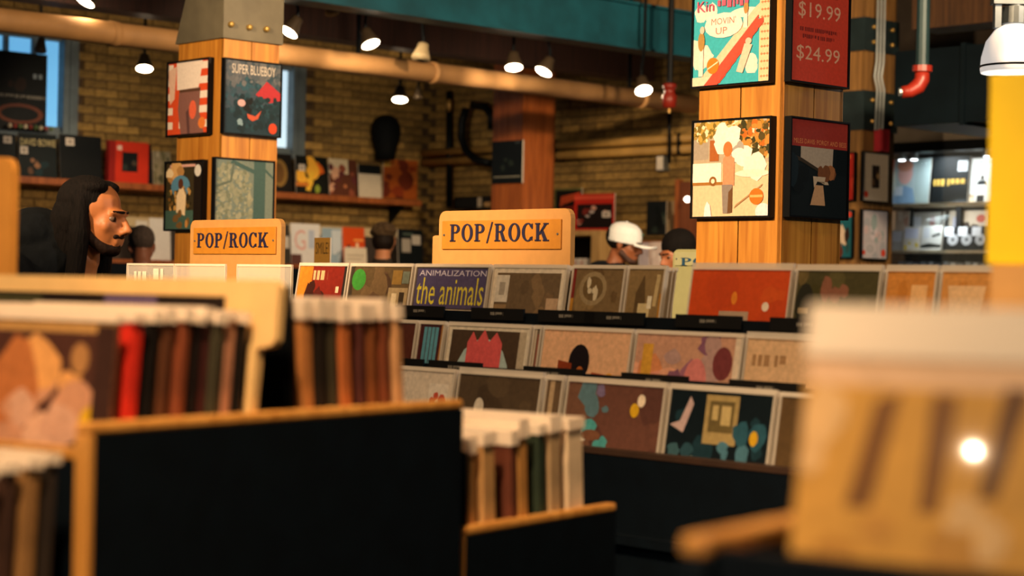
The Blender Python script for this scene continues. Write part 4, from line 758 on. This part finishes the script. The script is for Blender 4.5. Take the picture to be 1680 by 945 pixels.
tier_lp(2, 1113, 1288, [('r', 0, 0, 1, 1, '#11191c'), ('b', 9, .0, .4, .9, .85, .08, ['#2c4a54', '#1c343c', '#3c5c64']), ('p', [(.02, .75), (.12, .78), (.2, .95), (.24, .9), (.16, .7)], '#c0a4a0'), ('r', .36, .64, .68, .97, '#a8905c'), ('r', .4, .72, .64, .93, '#6a5a34'), ('m', .43, .77, .61, .9, '#c0a870'), ('b', 5, .5, .42, .9, .75, .08, ['#4a7484', '#2c5462']), ('e', .6, .48, .03, .06, '#e8cdb8'), ('e', .85, .7, .04, .05, '#d0a020'), ('e', .28, .5, .03, .05, '#7c948c')], 'dark blue figures record with a gold label', top=645, seed=12, plastic=.01)
tier_lp(2, 1294, 1450, [('r', 0, 0, 1, 1, '#5a4428')], 'olive brown record behind the near cream record')
# ------------------------------------------------------------------ pop/rock signs
def slab_letter(ch):
    """slab serif capitals from outlines, 0..1 high; returns polygons and advance"""
    st = .17; sf = .075; P_ = []
    rect = lambda a, b, c, d: P_.append([(a, b), (c, b), (c, d), (a, d)])
    def ring(cx, cy, rx, ry, tx, ty, a0, a1, n=14):
        for k in range(n):
            q, r = a0+(a1-a0)*k/n, a0+(a1-a0)*(k+1)/n
            P_.append([(cx+rx*math.cos(q), cy+ry*math.sin(q)), (cx+rx*math.cos(r), cy+ry*math.sin(r)), (cx+(rx-tx)*math.cos(r), cy+(ry-ty)*math.sin(r)), (cx+(rx-tx)*math.cos(q), cy+(ry-ty)*math.sin(q))])
    h = math.pi/2
    if ch in 'PRK':
        rect(.08, 0, .08+st, 1); rect(0, 0, .36, sf); rect(0, 1-sf, .3, 1)
    if ch == 'P':
        ring(.34, .735, .3, .265, st, .085, -h, h); rect(.2, .47, .36, .555); rect(.2, .915, .36, 1); return P_, .7
    if ch == 'R':
        ring(.34, .75, .29, .25, st, .085, -h, h); rect(.2, .5, .36, .585); rect(.2, .915, .36, 1)
        P_.append([(.34, .53), (.5, .55), (.68, .06), (.5, .02)]); rect(.5, 0, .78, sf); return P_, .8
    if ch == 'O': ring(.36, .5, .36, .52, st, .075, 0, 4*h, 26); return P_, .76
    if ch == 'C':
        ring(.36, .5, .36, .52, st, .075, .62, 4*h-.62, 22); rect(.58, .68, .645, .98); rect(.58, .04, .64, .26); return P_, .72
    if ch == 'K':
        P_.append([(.22, .4), (.3, .34), (.72, .95), (.58, .97)]); P_.append([(.33, .55), (.46, .66), (.74, .05), (.54, .05)])
        rect(.5, 1-sf, .8, 1); rect(.48, 0, .84, sf); return P_, .86
    if ch == '/': P_.append([(0, -.1), (.08, -.1), (.4, 1.1), (.32, 1.1)]); return P_, .44
def sign(x0, yt, x1, yb, label, p, plq, txt, word='POP/ROCK', board=BOARD, plaque=GOLD, ink=NAVY, post=-.26):
    yc = (yt+yb)/2; a, b = gp(x0, yc, p)[0], gp(x1, yc, p)[0]; zt = gp((x0+x1)/2, yt, p)[1]; zb = CAMZ-.12
    o = thing('section_sign', label, 'sign', G((a+b)/2, p, zb), GR); w = b-a; h = zt-zb; r = .028
    pts = [(-w/2, 0), (w/2, 0)] + [(w/2-r+r*math.cos(q), h-r+r*math.sin(q)) for q in (0, .4, .8, 1.2, 1.57)] + [(-w/2+r-r*math.sin(q), h-r+r*math.cos(q)) for q in (0, .4, .8, 1.2, 1.57)]
    MB().prism(pts, 0, .018).obj('board', board, o)
    X = lambda px: gp(px, yc, p)[0]-(a+b)/2; Z = lambda px, py: gp(px, py, p)[1]-zb
    pz0, pz1 = Z((plq[0]+plq[2])/2, plq[3]), Z((plq[0]+plq[2])/2, plq[1]); px0, px1 = X(plq[0]), X(plq[2])
    pl = MB().box(px0, -.006, pz0, px1, 0, pz1).obj('plaque', plaque, o, bevel=.002)
    z0, z1 = Z((txt[0]+txt[2])/2, txt[3]), Z((txt[0]+txt[2])/2, txt[1]); x0_, x1_ = X(txt[0]), X(txt[2])
    gl = [slab_letter(c) for c in word]; tot = sum(g[1] for g in gl) + .07*(len(gl)-1); adv = 0; k = (x1_-x0_)/tot
    for g, wd in gl:
        mb = MB()
        for pol in g: mb.prism([(x0_+(adv+u)*k, z0+v*(z1-z0)) for u, v in pol], -.0085, -.006)
        mb.obj('letter', ink, pl); adv += wd + .07
    for q in (px0+.012, px1-.012):
        MB().lathe([(.004, 0), (.003, .003)], 8, Matrix.Translation((q, -.006, (pz0+pz1)/2)) @ Matrix.Rotation(R(90), 4, 'X')).obj('screw', GREYM, pl)
    for q in (-w*.35, w*.35): MB().box(q-.02, .018, post, q+.02, .035, h*.5).obj('post', BOARD, o)
    return o
sign(720, 344, 936, 440, 'larger tan pop/rock sign with navy slab letters, in the centre', .42, (727, 361, 922, 409), (741, 367, 904, 396))
sign(312, 360, 461, 440, 'smaller tan pop/rock sign before the left wood column', .42, (319, 373, 454, 417), (326, 382, 443, 406))
sign(1104, 409, 1190, 440, 'pale green section sign half hidden behind the price column', 2.3, (1108, 414, 1186, 436), (1119, 423, 1180, 436), 'POP', mat('sign_pale', '#a9a878', .6, 0, .05, 30, 0), mat('plaque_pale', '#b4b488', .6, 0, .05, 30, 0), mat('blue_letter', '#24506e', .5, 0, .05, 30, 0), post=-1.23)
a = gp(708, 400, .6)[0]; b = gp(722, 400, .6)[0]
o = thing('section_sign', 'edge of a second tan sign behind the larger pop/rock sign', 'sign', G(b, .6, CAMZ-.1), GR)
MB().box(a-b, 0, 0, .35, .018, gp(712, 386, .6)[1]-CAMZ+.1).obj('board', BOARD, o, bevel=.008); MB().box(.1, .018, -.28, .14, .035, .1).obj('post', BOARD, o)
# little smile card standing on the back row
s, z = gp(530, 437, 1.2); zt = gp(530, 390, 1.2)[1]; wv = gp(543, 410, 1.2)[0]-gp(517, 410, 1.2)[0]
o = cover('smile_card', 'small tan card lettered SMILE! standing above the rack', 'card', G(s, 1.2, CAMZ-.05), GR, wv, zt-CAMZ+.05, [('r', 0, 0, 1, 1, '#7a5a24'), ('t', 'SMILE!', .1, .72, .92, .92, '#2a1c0c'), ('e', .25, .45, .16, .13, '#3a2810'), ('e', .25, .45, .12, .1, '#7a5a24'), ('b', 3, .6, .3, .85, .55, .1, ['#2c2012']), ('r', .1, .2, .9, .23, '#4a3416')], m=FLAT)
st = MB().box(-.02, 0, -1.3, .02, .02, .02).obj('stake', SHELFW, o); st.location = (0, .002, 0)
# ------------------------------------------------------------------ near racks (out of focus)
def fbox(mb, a0, b0, z0, a1, b1, z1): return mb.box(b0, a0, z0, b1, a1, z1)      # local x = b, local y = a
def near_rack(label, a0, a1, b0, b1, side_z, front_z, floor_z, left_z=None, trim=TAN):
    o = thing('record_rack', label, 'record rack', F(0, 0, 0), AR); t = .02; tr = .014
    left_z = side_z if left_z is None else left_z
    for (b, z) in ((b1-t, side_z), (b0, left_z)):
        fbox(MB(), a0+tr, b, 0, a1, b+t, CAMZ+z-tr).obj('side_panel', BLACK, o)
        fbox(MB(), a0, b-.001, CAMZ+z-tr, a1, b+t+.001, CAMZ+z).obj('top_trim', TAN, o, bevel=.004)
        fbox(MB(), a0, b-.001, 0, a0+tr, b+t+.001, CAMZ+z-tr).obj('edge_trim', trim, o, bevel=.003)
    fbox(MB(), a0+tr, b0+t, 0, a0+tr+.015, b1-t, CAMZ+front_z-.012).obj('front_panel', BLACK, o)
    fbox(MB(), a0+tr-.002, b0+t, CAMZ+front_z-.012, a0+tr+.017, b1-t, CAMZ+front_z).obj('front_trim', trim, o)
    fbox(MB(), a1-.02, b0+t, 0, a1, b1-t, CAMZ+side_z-.03).obj('back_panel', BLACK, o)
    fbox(MB(), a0+tr+.015, b0+t, CAMZ+floor_z-.015, a1-.02, b1-t, CAMZ+floor_z).obj('bin_floor', BLACK, o)
    return o
LPW = .315
def near_lp(a, bc, top, edge, label, lean=4, t=.008, w=LPW, layers=None, film=.012, group='records in the near racks', m=None):
    zb = CAMZ + top - LPW*math.cos(R(lean))
    if layers:
        o = cover('record_sleeve', label, 'record', F(a, bc, zb), AR, w, LPW, layers, t=t, lean=lean, edge=edge, m=m or PRINT, group=group)
    else:
        o = MB().box(-w/2, -t, 0, w/2, 0, LPW).obj('record_sleeve', edge, None, F(a, bc, zb), AR, -R(lean)); tag(o, label, 'record', group)
    if film: MB().box(-w/2-.003, -t-.003, LPW-.002, w/2+.004, .003, LPW+film*rng.uniform(.55, 1.25)).obj('plastic_sleeve', FILM, o)
    return o
FILM = clear_mat('near_plastic_film', '#fbe6cc', .72, .3)
E = lambda n, h: mat('near_edge_' + n, h, .6, 0, .25, 14, 0)
# left rack -----------------------------------------------------
near_rack('black record rack with tan edges at the lower left, nearest on that side', 1.547, 2.30, -2.27, -1.635, -.168, -.2, -.36)
BC1 = -1.815
near_lp(1.592, BC1, -.05, E('brown', '#6a3a22'), 'orange and pink portrait record facing out at the lower left', 5, .006, layers=[('r', 0, 0, 1, 1, '#4a2c22'), ('r', 0, .95, 1, 1, '#b88a50'), ('b', 12, .35, .4, .85, .85, .13, ['#c8742e', '#d89a5a', '#b06a3a', '#c08a6a']), ('b', 4, .5, .5, .75, .65, .1, ['#d8a88a', '#c89a80']), ('e', .9, .6, .06, .07, '#d8a820'), ('r', .9, .3, 1, .98, '#3a241c'), ('e', .82, .85, .05, .06, '#a87848'), ('b', 5, 0, .8, .35, .95, .08, ['#8a8a5a', '#6a6a48']), ('r', 0, 0, 1, .36, '#0d1012')])
g1 = [(1.632, 'red', '#c8240f', .016), (1.66, 'black', '#14100e', .01), (1.684, 'umber', '#5c3218', .014), (1.71, 'rust', '#7a3a1c', .012), (1.733, 'dark', '#1c1412', .008), (1.752, 'plum', '#4a1c18', .01), (1.772, 'olive', '#3a3422', .014), (1.797, 'rose', '#b0785a', .014), (1.815, 'soot', '#1a1410', .008)]
names = {'red': 'bright red', 'black': 'black', 'umber': 'umber brown', 'rust': 'rust brown', 'dark': 'very dark', 'plum': 'plum', 'olive': 'olive', 'rose': 'dusty rose', 'soot': 'soot black'}
for a, n, h, t in g1: near_lp(a, BC1 + rng.uniform(-.003, .003), -.05 + rng.uniform(-.003, .003), E(n, h), names[n] + ' edged record in the left stack of the lower left rack', 5, t, w=.312, film=.014)
# tall tan divider with its tab
d = thing('divider_card', 'tall cream divider card with a corner tab in the lower left rack', 'divider', F(1.832, BC1, CAMZ-.34), AR, None, -R(5))
hh = .345; CREAM = mat('divider_cream', '#e2b878', .55, 0, .05, 30, 0)
MB().prism([(-.42, 0), (.158, 0), (.165, hh-.09), (.19, hh-.085), (.196, hh-.078), (.196, hh-.008), (.188, hh), (-.42, hh)], 0, .014).obj('card', CREAM, d)
art_obj('label_strip', .5, .02, [('r', 0, 0, 1, 1, '#1c120e'), ('r', .55, .2, .75, .9, '#5a4a6a'), ('r', .1, .2, .3, .8, '#3c3a24')], FLAT, d, -.001, hh-.043).location = (-.145, 0, 0)
near_lp(1.965, BC1-.004, -.004, E('black2', '#05080a'), 'plain black divider card before the right stack of the lower left rack', -5, .008, film=0, w=.31)
g2 = [(1.998, 'tan', '#b07038', .016), (2.028, 'coal', '#241c16', .016), (2.053, 'moss', '#3c3420', .014), (2.08, 'copper', '#b0602c', .018), (2.112, 'wine', '#4a2018', .01), (2.14, 'chestnut', '#8a4c22', .018), (2.172, 'sienna', '#7a3c1e', .014), (2.198, 'buff', '#b88658', .012)]
for a, n, h, t in g2: near_lp(a, BC1 + rng.uniform(-.003, .003), -.048 + rng.uniform(-.004, .004), E(n, h), n + ' edged record in the right stack of the lower left rack', -5, t, w=.312, film=.022)
# low records in front of the left rack
lo = thing('record_rack', 'low black record step in the bottom left corner', 'record rack', F(0, 0, 0), AR)
fbox(MB(), 1.1, -2.03, 0, 1.53, -1.64, CAMZ-.52).obj('step_body', BLACK, lo); fbox(MB(), 1.1, -2.03, CAMZ-.52, 1.12, -1.64, CAMZ-.4).obj('front_panel', BLACK, lo)
for i, (a, h) in enumerate(((1.50, '#2a2018'), (1.47, '#8a6236'), (1.44, '#3c2418'), (1.405, '#4c2c1c'), (1.375, '#1c1814'), (1.34, '#5a3a20'))):
    near_lp(a, -1.808 + .004*(i % 2), -.212 - .003*i, E('low%d' % i, h), ['dark brown', 'tan', 'reddish brown', 'brown', 'black', 'ochre'][i] + ' edged record low in the bottom left corner', 3, .016, film=.01)
# second, lower step beyond the left rack
near_rack('low black record rack with tan ledge at the bottom centre', 2.315, 2.77, -2.03, -1.645, -.362, -.40, -.53)
near_lp(2.36, BC1, -.25, E('black3', '#0a0d10'), 'plain black divider card of the bottom centre rack', -3, .008, film=0)
g3 = [(2.39, 'ivory', '#c08a4c', .022, -.252), (2.44, 'sand', '#b88a54', .03, -.24), (2.50, 'mahogany', '#5c2c18', .014, -.245), (2.53, 'honey', '#b8803f', .022, -.235), (2.585, 'forest', '#243020', .018, -.232), (2.63, 'stone', '#b09068', .03, -.23), (2.70, 'pearl', '#d8bc98', .045, -.228)]
for a, n, h, t, z in g3: near_lp(a, BC1 + rng.uniform(-.002, .002), z, E(n, h), n + ' edged record standing in the bottom centre rack', -4, t, w=.312, film=.024)
# right rack, very near
near_rack('blurred black record rack with tan edge at the lower right, nearest of all', 1.13, 1.75, -.62, -.225, -.165, -.174, -.36, trim=BLACK)
NEARP = print_mat('near_gloss_print', .5, 1.0, .1, 60); NEARP.node_tree.nodes['Principled BSDF'].inputs['Coat Roughness'].default_value = .035
near_lp(1.185, -.42, -.043, E('cream', '#d8a860'), 'large blurred cream record facing out at the lower right', 11, .006, film=.03, m=NEARP, layers=[('r', 0, 0, 1, 1, '#c9923f'), ('r', 0, .93, 1, 1, '#dcb088'), ('p', [(.12, .66), (.17, .9), (.23, .92), (.18, .66)], '#7a4e20'), ('p', [(.29, .66), (.3, .92), (.36, .92), (.335, .66)], '#7c5022'), ('p', [(.42, .7), (.46, .94), (.52, .94), (.46, .7)], '#6c4620'), ('b', 5, .1, .5, .4, .64, .06, ['#b07a2f', '#b88238']), ('b', 4, .02, .7, .1, .9, .05, ['#d8aa70']), ('b', 4, .36, .6, .48, .75, .05, ['#d8ac74'])])
for i, (a, h) in enumerate(((1.235, '#c8944c'), (1.27, '#a06a30'), (1.31, '#d0a060'), (1.35, '#7a4c24'), (1.4, '#c09050'))):
    near_lp(a, -.42, -.036 - .004*(i % 3), E('near%d' % i, h), ['honey', 'brown', 'pale', 'dark brown', 'golden'][i] + ' edged record behind the large blurred cream one', 8, .012, film=.02)
# yellow board on a tan post at the right edge
v = P(1616, 472, 2.45); zt = P(1640, 121, 2.45).z
yb = thing('sign_stand', 'bright yellow board on a tan stand at the right edge', 'sign', (v.x, v.y, 0), AR)
MB().box(0, 0, P(1640, 435, 2.45).z, .22, .014, zt).obj('board', mat('yellow_board', '#eec400', .5, 0, .05, 10, 0), yb, bevel=.003)
MB().box(.012, -.012, CAMZ-.02, .24, .02, P(1640, 435, 2.45).z).obj('lower_board', BOARD, yb); MB().box(.08, 0, 0, .12, .02, CAMZ-.02).obj('post', TAN, yb); MB().box(0, -.12, 0, .22, .14, .02).obj('foot', TAN, yb)
# tan board edge at the left edge
v = P(14, 460, 2.85); zt = P(10, 257, 2.85).z
lb = thing('sign_stand', 'blurred tan board rising at the left edge', 'sign', (v.x, v.y, 0), AR)
hh = zt-CAMZ+.05; r = .02
MB().prism([(-.3, 0), (0, 0)] + [(-r+r*math.cos(q), hh-r+r*math.sin(q)) for q in (0, .5, 1, 1.57)] + [(-.3, hh)], 0, .016).obj('board', mat('board_amber', '#c88838', .6, 0, .06, 20, 0), lb).location = (0, 0, CAMZ-.05)
MB().box(-.2, .0, 0, -.16, .018, CAMZ-.05).obj('post', TAN, lb); MB().box(-.3, -.1, 0, -.14, .12, .02).obj('foot', TAN, lb)
# ------------------------------------------------------------------ people
def remesh(mb, name, voxel, smooth=2):
    me = mb.mesh(name + '_raw'); o = bpy.data.objects.new(name, me); COL.objects.link(o)
    m = o.modifiers.new('r', 'REMESH'); m.mode = 'VOXEL'; m.voxel_size = voxel; m.use_smooth_shade = True
    if smooth: s = o.modifiers.new('s', 'SMOOTH'); s.factor = .5; s.iterations = smooth
    dg = bpy.context.evaluated_depsgraph_get(); out = bpy.data.meshes.new_from_object(o.evaluated_get(dg))
    bpy.data.objects.remove(o); bpy.data.meshes.remove(me); out.name = name
    out.polygons.foreach_set('use_smooth', [True]*len(out.polygons)); return out
def tx(mb, M, sub):                       # add sub's geometry through M
    n = len(mb.v); mb.v += [tuple(M @ Vector(v)) for v in sub.v]; mb.f += [[i+n for i in f] for f in sub.f]; mb.c += [None]*len(sub.f)
def head_shape():
    h = MB()
    h.ell((0, .018, .142), (.074, .094, .082)); h.ell((0, -.036, .088), (.057, .057, .082)); h.ell((0, -.058, .022), (.03, .03, .022))
    for s in (-1, 1):
        h.cap((s*.05, .012, .06), (s*.022, -.054, .02), .019, .016); h.ell((s*.039, -.058, .086), (.02, .018, .024)); h.ell((s*.076, .012, .102), (.009, .019, .031))
        h.ell((s*.012, -.1, .07), (.009, .01, .008)); h.cap((s*.004, -.09, .127), (s*.04, -.08, .128), .0105, .009)
    h.cap((0, -.09, .118), (0, -.114, .077), .008, .0115); h.cap((-.018, -.086, .05), (.018, -.086, .05), .0075, .0075); h.cap((-.016, -.084, .038), (.016, -.084, .038), .0085, .0085)
    h.cap((0, .03, .05), (0, .048, -.1), .054, .056)
    return h
def hand(mb, w, d, side):                 # palm and five fingers from wrist w towards d
    w, d = Vector(w), Vector(d).normalized(); q = d.cross(Vector((0, 0, 1))).normalized() if abs(d.z) < .9 else Vector((1, 0, 0)); n = q.cross(d)
    mb.cap(w, w+d*.075, .026, .03); 
    for k, L in enumerate((.062, .074, .07, .056)):
        b = w + d*.08 + q*(-.03+.02*k); mb.cap(b, b+d*L*.55, .0095, .009, 8); mb.cap(b+d*L*.55, b+d*L*.9-n*.02, .009, .0075, 8)
    b = w + d*.025 + q*side*.03; mb.cap(b, b+(d*.6+q*side*.8)*.05, .011, .009, 8)
def person(label, loc, rz, H=1.72, lean=0, head_pitch=0, head_yaw=0, voxel=.007, skin='#b5754a', top='#101214', trousers='#1c2028', hair=None, hairc='#1a120e', beard=None, extra=None, arms='down', eyes=True, shoulder=.19, hunch=0, hs=.93):
    hx, hy, hd = loc; hp = P(hx, hy, hd); cz = hp.z; H = (cz - .095 + .09*hunch)/(.53 + .29*math.cos(R(lean)))
    cy = -math.sin(R(lean))*H*.29 - .045 - .06*hunch
    loc = (hp.x - math.sin(rz)*(-cy), hp.y + math.cos(rz)*(-cy), 0)
    root = thing('person', label, 'person', loc, rz)
    L = R(lean); hip = Vector((0, 0, H*.53))
    up = Vector((0, -math.sin(L), math.cos(L)))       # torso direction
    fw = Vector((0, -math.cos(L), -math.sin(L)))
    tl = H*.29; neck = hip + up*tl
    chin = neck + Vector((0, -.045 - .06*hunch, .095 - .09*hunch))
    HM = Matrix.Translation(chin + Vector((0, .0, 0))) @ Matrix.Rotation(R(head_yaw), 4, 'Z') @ Matrix.Rotation(R(head_pitch), 4, 'X') @ Matrix.Scale(hs, 4)
    def loft(off):
        mb = MB(); pts = []
        for t, rx, ry in ((-.28, .05, .05), (-.25, .15, .11), (-.1, .165, .115), (.1, .145, .1), (.35, .15, .105), (.65, .175, .115), (.85, shoulder*.86, .1), (.97, shoulder*.55, .075), (1.06, .06, .055)):
            c = hip + up*tl*t - fw*(.02*math.sin(max(0, t)*3)); pts.append((c, rx+off, ry+off))
        n = 16; vs, fs = [], []
        for c, rx, ry in pts:
            for k in range(n): a = 2*math.pi*k/n; vs.append(c + Vector((1, 0, 0))*rx*math.cos(a) + fw*ry*math.sin(a))
        for i in range(len(pts)-1):
            for k in range(n): fs.append((i*n+k, i*n+(k+1) % n, (i+1)*n+(k+1) % n, (i+1)*n+k))
        fs += [list(range(n))[::-1], [(len(pts)-1)*n+k for k in range(n)]]
        return mb.add(vs, fs)
    sh = {s: hip + up*tl*.86 + Vector((s*shoulder, 0, 0)) for s in (-1, 1)}
    el, wr = {}, {}
    for s in (-1, 1):
        if arms == 'down': el[s] = sh[s] + Vector((s*.04, .03, -.29)); wr[s] = el[s] + Vector((-s*.02, -.12, -.23))
        else: el[s] = sh[s] + Vector((s*.05, -.1, -.25)); wr[s] = el[s] + Vector((-s*.06, -.25, -.02))
    body = loft(0); tx(body, HM, head_shape())
    kn = {s: Vector((s*.1, -.02, H*.28)) for s in (-1, 1)}; an = {s: Vector((s*.1, .02, .08)) for s in (-1, 1)}
    body.cap(neck - up*.06, HM @ Vector((0, .04, -.02)), .062, .055)
    for s in (-1, 1):
        body.cap(sh[s], el[s], .05, .04); body.cap(el[s], wr[s], .038, .026); hand(body, wr[s], wr[s]-el[s], -s)
        body.cap(hip + Vector((s*.09, 0, -.03)), kn[s], .08, .056); body.cap(kn[s], an[s], .055, .038); body.cap(an[s]+Vector((0, .03, -.035)), an[s]+Vector((0, -.14, -.045)), .038, .032)
    me = remesh(body, 'body', voxel, 1)
    link('body', me, mat('skin_' + skin, skin, .5, 0, .12, 14, .05), root)
    # clothes
    j = loft(.022)
    for s in (-1, 1): j.cap(sh[s], el[s], .068, .056); j.cap(el[s], wr[s] + (el[s]-wr[s])*.08, .054, .043)
    j.cap(neck - up*.05, neck + Vector((0, -.01, .045)), .085, .07)
    if extra == 'hood': j.ell(neck + Vector((0, .07, .02 + .03*hunch)), (.12, .1, .085))
    link('jacket', remesh(j, 'jacket', voxel*1.2, 2), mat('cloth_' + top, top, .9, 0, .25, 40, .3), root)
    tr = MB()
    tr.ell(hip + Vector((0, 0, -.02)), (.18, .135, .12))
    for s in (-1, 1): tr.cap(hip + Vector((s*.09, 0, -.04)), kn[s], .095, .072); tr.cap(kn[s], an[s] + Vector((0, 0, .02)), .07, .058)
    link('trousers', remesh(tr, 'trousers', .012, 1), mat('cloth_' + trousers, trousers, .9, 0, .2, 40, .2), root)
    for s in (-1, 1):
        f = MB(); f.cap(an[s]+Vector((0, .03, -.03)), an[s]+Vector((0, -.15, -.038)), .046, .04); f.box(an[s].x-.045, -.17, 0, an[s].x+.045, .09, .025)
        link('shoe', remesh(f, 'shoe', .01, 1), mat('shoe_black', '#141414', .5), root)
    HAIR = mat('hair_' + hairc, hairc, .85, 0, .5, 30, .6, (6, 6, 1))
    hm = MB()
    if hair == 'long':
        tx(hm, HM, MB().ell((0, .034, .158), (.084, .094, .078)).ell((0, .05, .1), (.09, .075, .1)).ell((.036, .0, .2), (.04, .05, .024)).ell((-.036, .0, .2), (.04, .05, .024)).cap((0, .06, .1), (0, .085, -.07), .085, .07).cap((.066, .012, .16), (.074, .004, .06), .022, .026).cap((-.066, .012, .16), (-.074, .004, .06), .022, .026).cap((.074, .006, .06), (.08, .01, -.09), .03, .03).cap((-.074, .006, .06), (-.08, .01, -.09), .03, .03))
    elif hair == 'curly':
        r2 = random.Random(5); c = MB().ell((0, .03, .16), (.08, .092, .07))
        for k in range(70):
            a, b = r2.random()*6.28, r2.uniform(.0, 1.25); c.ell((.078*math.cos(a)*math.cos(b), .03+.092*math.sin(a)*math.cos(b), .155+.07*math.sin(b)), (.021, .021, .018), 8, 6)
        tx(hm, HM, c)
    elif hair in ('short', 'shaved'):
        g = .006 if hair == 'shaved' else .014
        tx(hm, HM, MB().ell((0, .026, .15), (.074+g, .09+g, .078+g)))
    if hm.v: link('hair', remesh(hm, 'hair', .0055, 1), HAIR, root)
    if hair == 'curly':
        e = MB(); tx(e, HM, MB().ell((0, .042, .105), (.08, .078, .085)))
        link('short_back_hair', remesh(e, 'back_hair', .006, 1), mat('hair_dark', '#1c130d', .6, 0, .4, 40, .3), root)
    if beard:
        bm_ = MB(); tx(bm_, HM, MB().ell((0, -.06, .019), (.033, .032, .025)).cap((.051, .0, .058), (.026, -.054, .018), .02, .0195).cap((-.051, .0, .058), (-.026, -.054, .018), .02, .0195).cap((-.024, -.084, .057), (0, -.092, .059), .0078, .009).cap((.024, -.084, .057), (0, -.092, .059), .0078, .009).cap((0, -.084, .034), (0, -.075, .02), .008, .014))
        link('beard', remesh(bm_, 'beard', .005, 1), mat('beard_' + beard, beard, .7, 0, .4, 60, .3), root)
    if eyes:
        for s in (-1, 1):
            e = MB().ell(HM @ Vector((s*.03, -.0715, .109)), (.0125, .0125, .0105), 12, 8).obj('eye', mat('eye_white_shaded', '#6a5140', .3, 0, .02, 10, 0), root, smooth=True)  # eye white painted dark: shade of the socket put into its colour
            MB().ell(HM @ Vector((s*.03, -.0822, .1085)), (.0075, .003, .0075), 10, 6).obj('iris', mat('iris_dark', '#1a100a', .2, 0, .02, 10, 0), e, smooth=True)
            b = MB(); tx(b, HM, MB().cap((s*.012, -.1, .131), (s*.044, -.083, .131), .0042, .003, 8)); b.obj('eyebrow', HAIR, root, smooth=True)
    return root, HM
# bearded person bending over the rack on the left
person('long haired bearded person in a dark hooded jacket bending over the records', (152, 416, 5.3), R(76), 1.66, 34, 4, -3, .006, '#b8703e', '#0c0f12', '#15181c', 'long', '#0d0806', '#21120a', 'hood', 'forward', hunch=1)
person('person with a shaved head seen from behind beyond the bearded one', (232, 433, 10.6), R(196), 1.66, 8, 14, 0, .01, '#7a4a34', '#14161a', '#1c1c20', 'shaved', '#3c3029', None, None, 'forward')
person('curly fair haired person seen from behind at the back rack', (629, 421, 12.2), R(176), 1.72, 4, 8, 0, .01, '#c08058', '#2a241c', '#1c1c20', 'curly', '#4e3a20', None, None, 'forward')
cap_p, HM = person('person in a white baseball cap and dark jacket looking down to the right', (1020, 430, 10.6), R(70), 1.69, 10, 10, 0, .009, '#8a5232', '#0d1016', '#15181c', 'short', '#14100e', '#3a2216', 'hood', 'forward')
CAPW = mat('cap_white', '#dfe3e4', .8, 0, .05, 30, .1)
cm = MB(); cm.lathe([(.094, .115), (.097, .15), (.095, .18), (.082, .212), (.055, .234), (.02, .243), (.004, .244)], 24, HM @ Matrix.Translation((0, .012, 0)), 1.12)
cobj = link('baseball_cap', remesh(cm, 'cap', .006, 2), CAPW, cap_p)
bl = []
for k in range(13):
    a = math.pi*(k/12); bl.append((.088*math.cos(a), -.08 - .118*math.sin(a)**.7))
mb = MB(); n = len(bl)
vs = [HM @ Vector((x, y, .152 - .32*x*x/.088*.9 - .16*(-.08-y))) for x, y in bl] + [HM @ Vector((x, y, .139 - .32*x*x/.088*.9 - .16*(-.08-y))) for x, y in bl]
mb.add(vs, [list(range(n)), list(range(2*n-1, n-1, -1))] + [(i, i+n, (i+1) % n+n, (i+1) % n) for i in range(n)]); mb.obj('cap_bill', CAPW, cobj)
mk = MB(); tx(mk, HM, MB().box(-.006, -.101, .178, .016, -.094, .192)); mk.obj('cap_emblem', mat('emblem_green', '#2c5a4c', .6), cobj)
tx_b = MB(); tx(tx_b, HM, MB().ell((0, .014, .244), (.008, .008, .005), 8, 6)); tx_b.obj('cap_button', CAPW, cobj)
person('dark haired person looking down to the left beside the price column', (1118, 447, 9.6), R(-60), 1.62, 8, 18, 0, .01, '#9a5e3c', '#2a2620', '#1c1c20', 'short', '#0d0a09', None, None, 'forward')
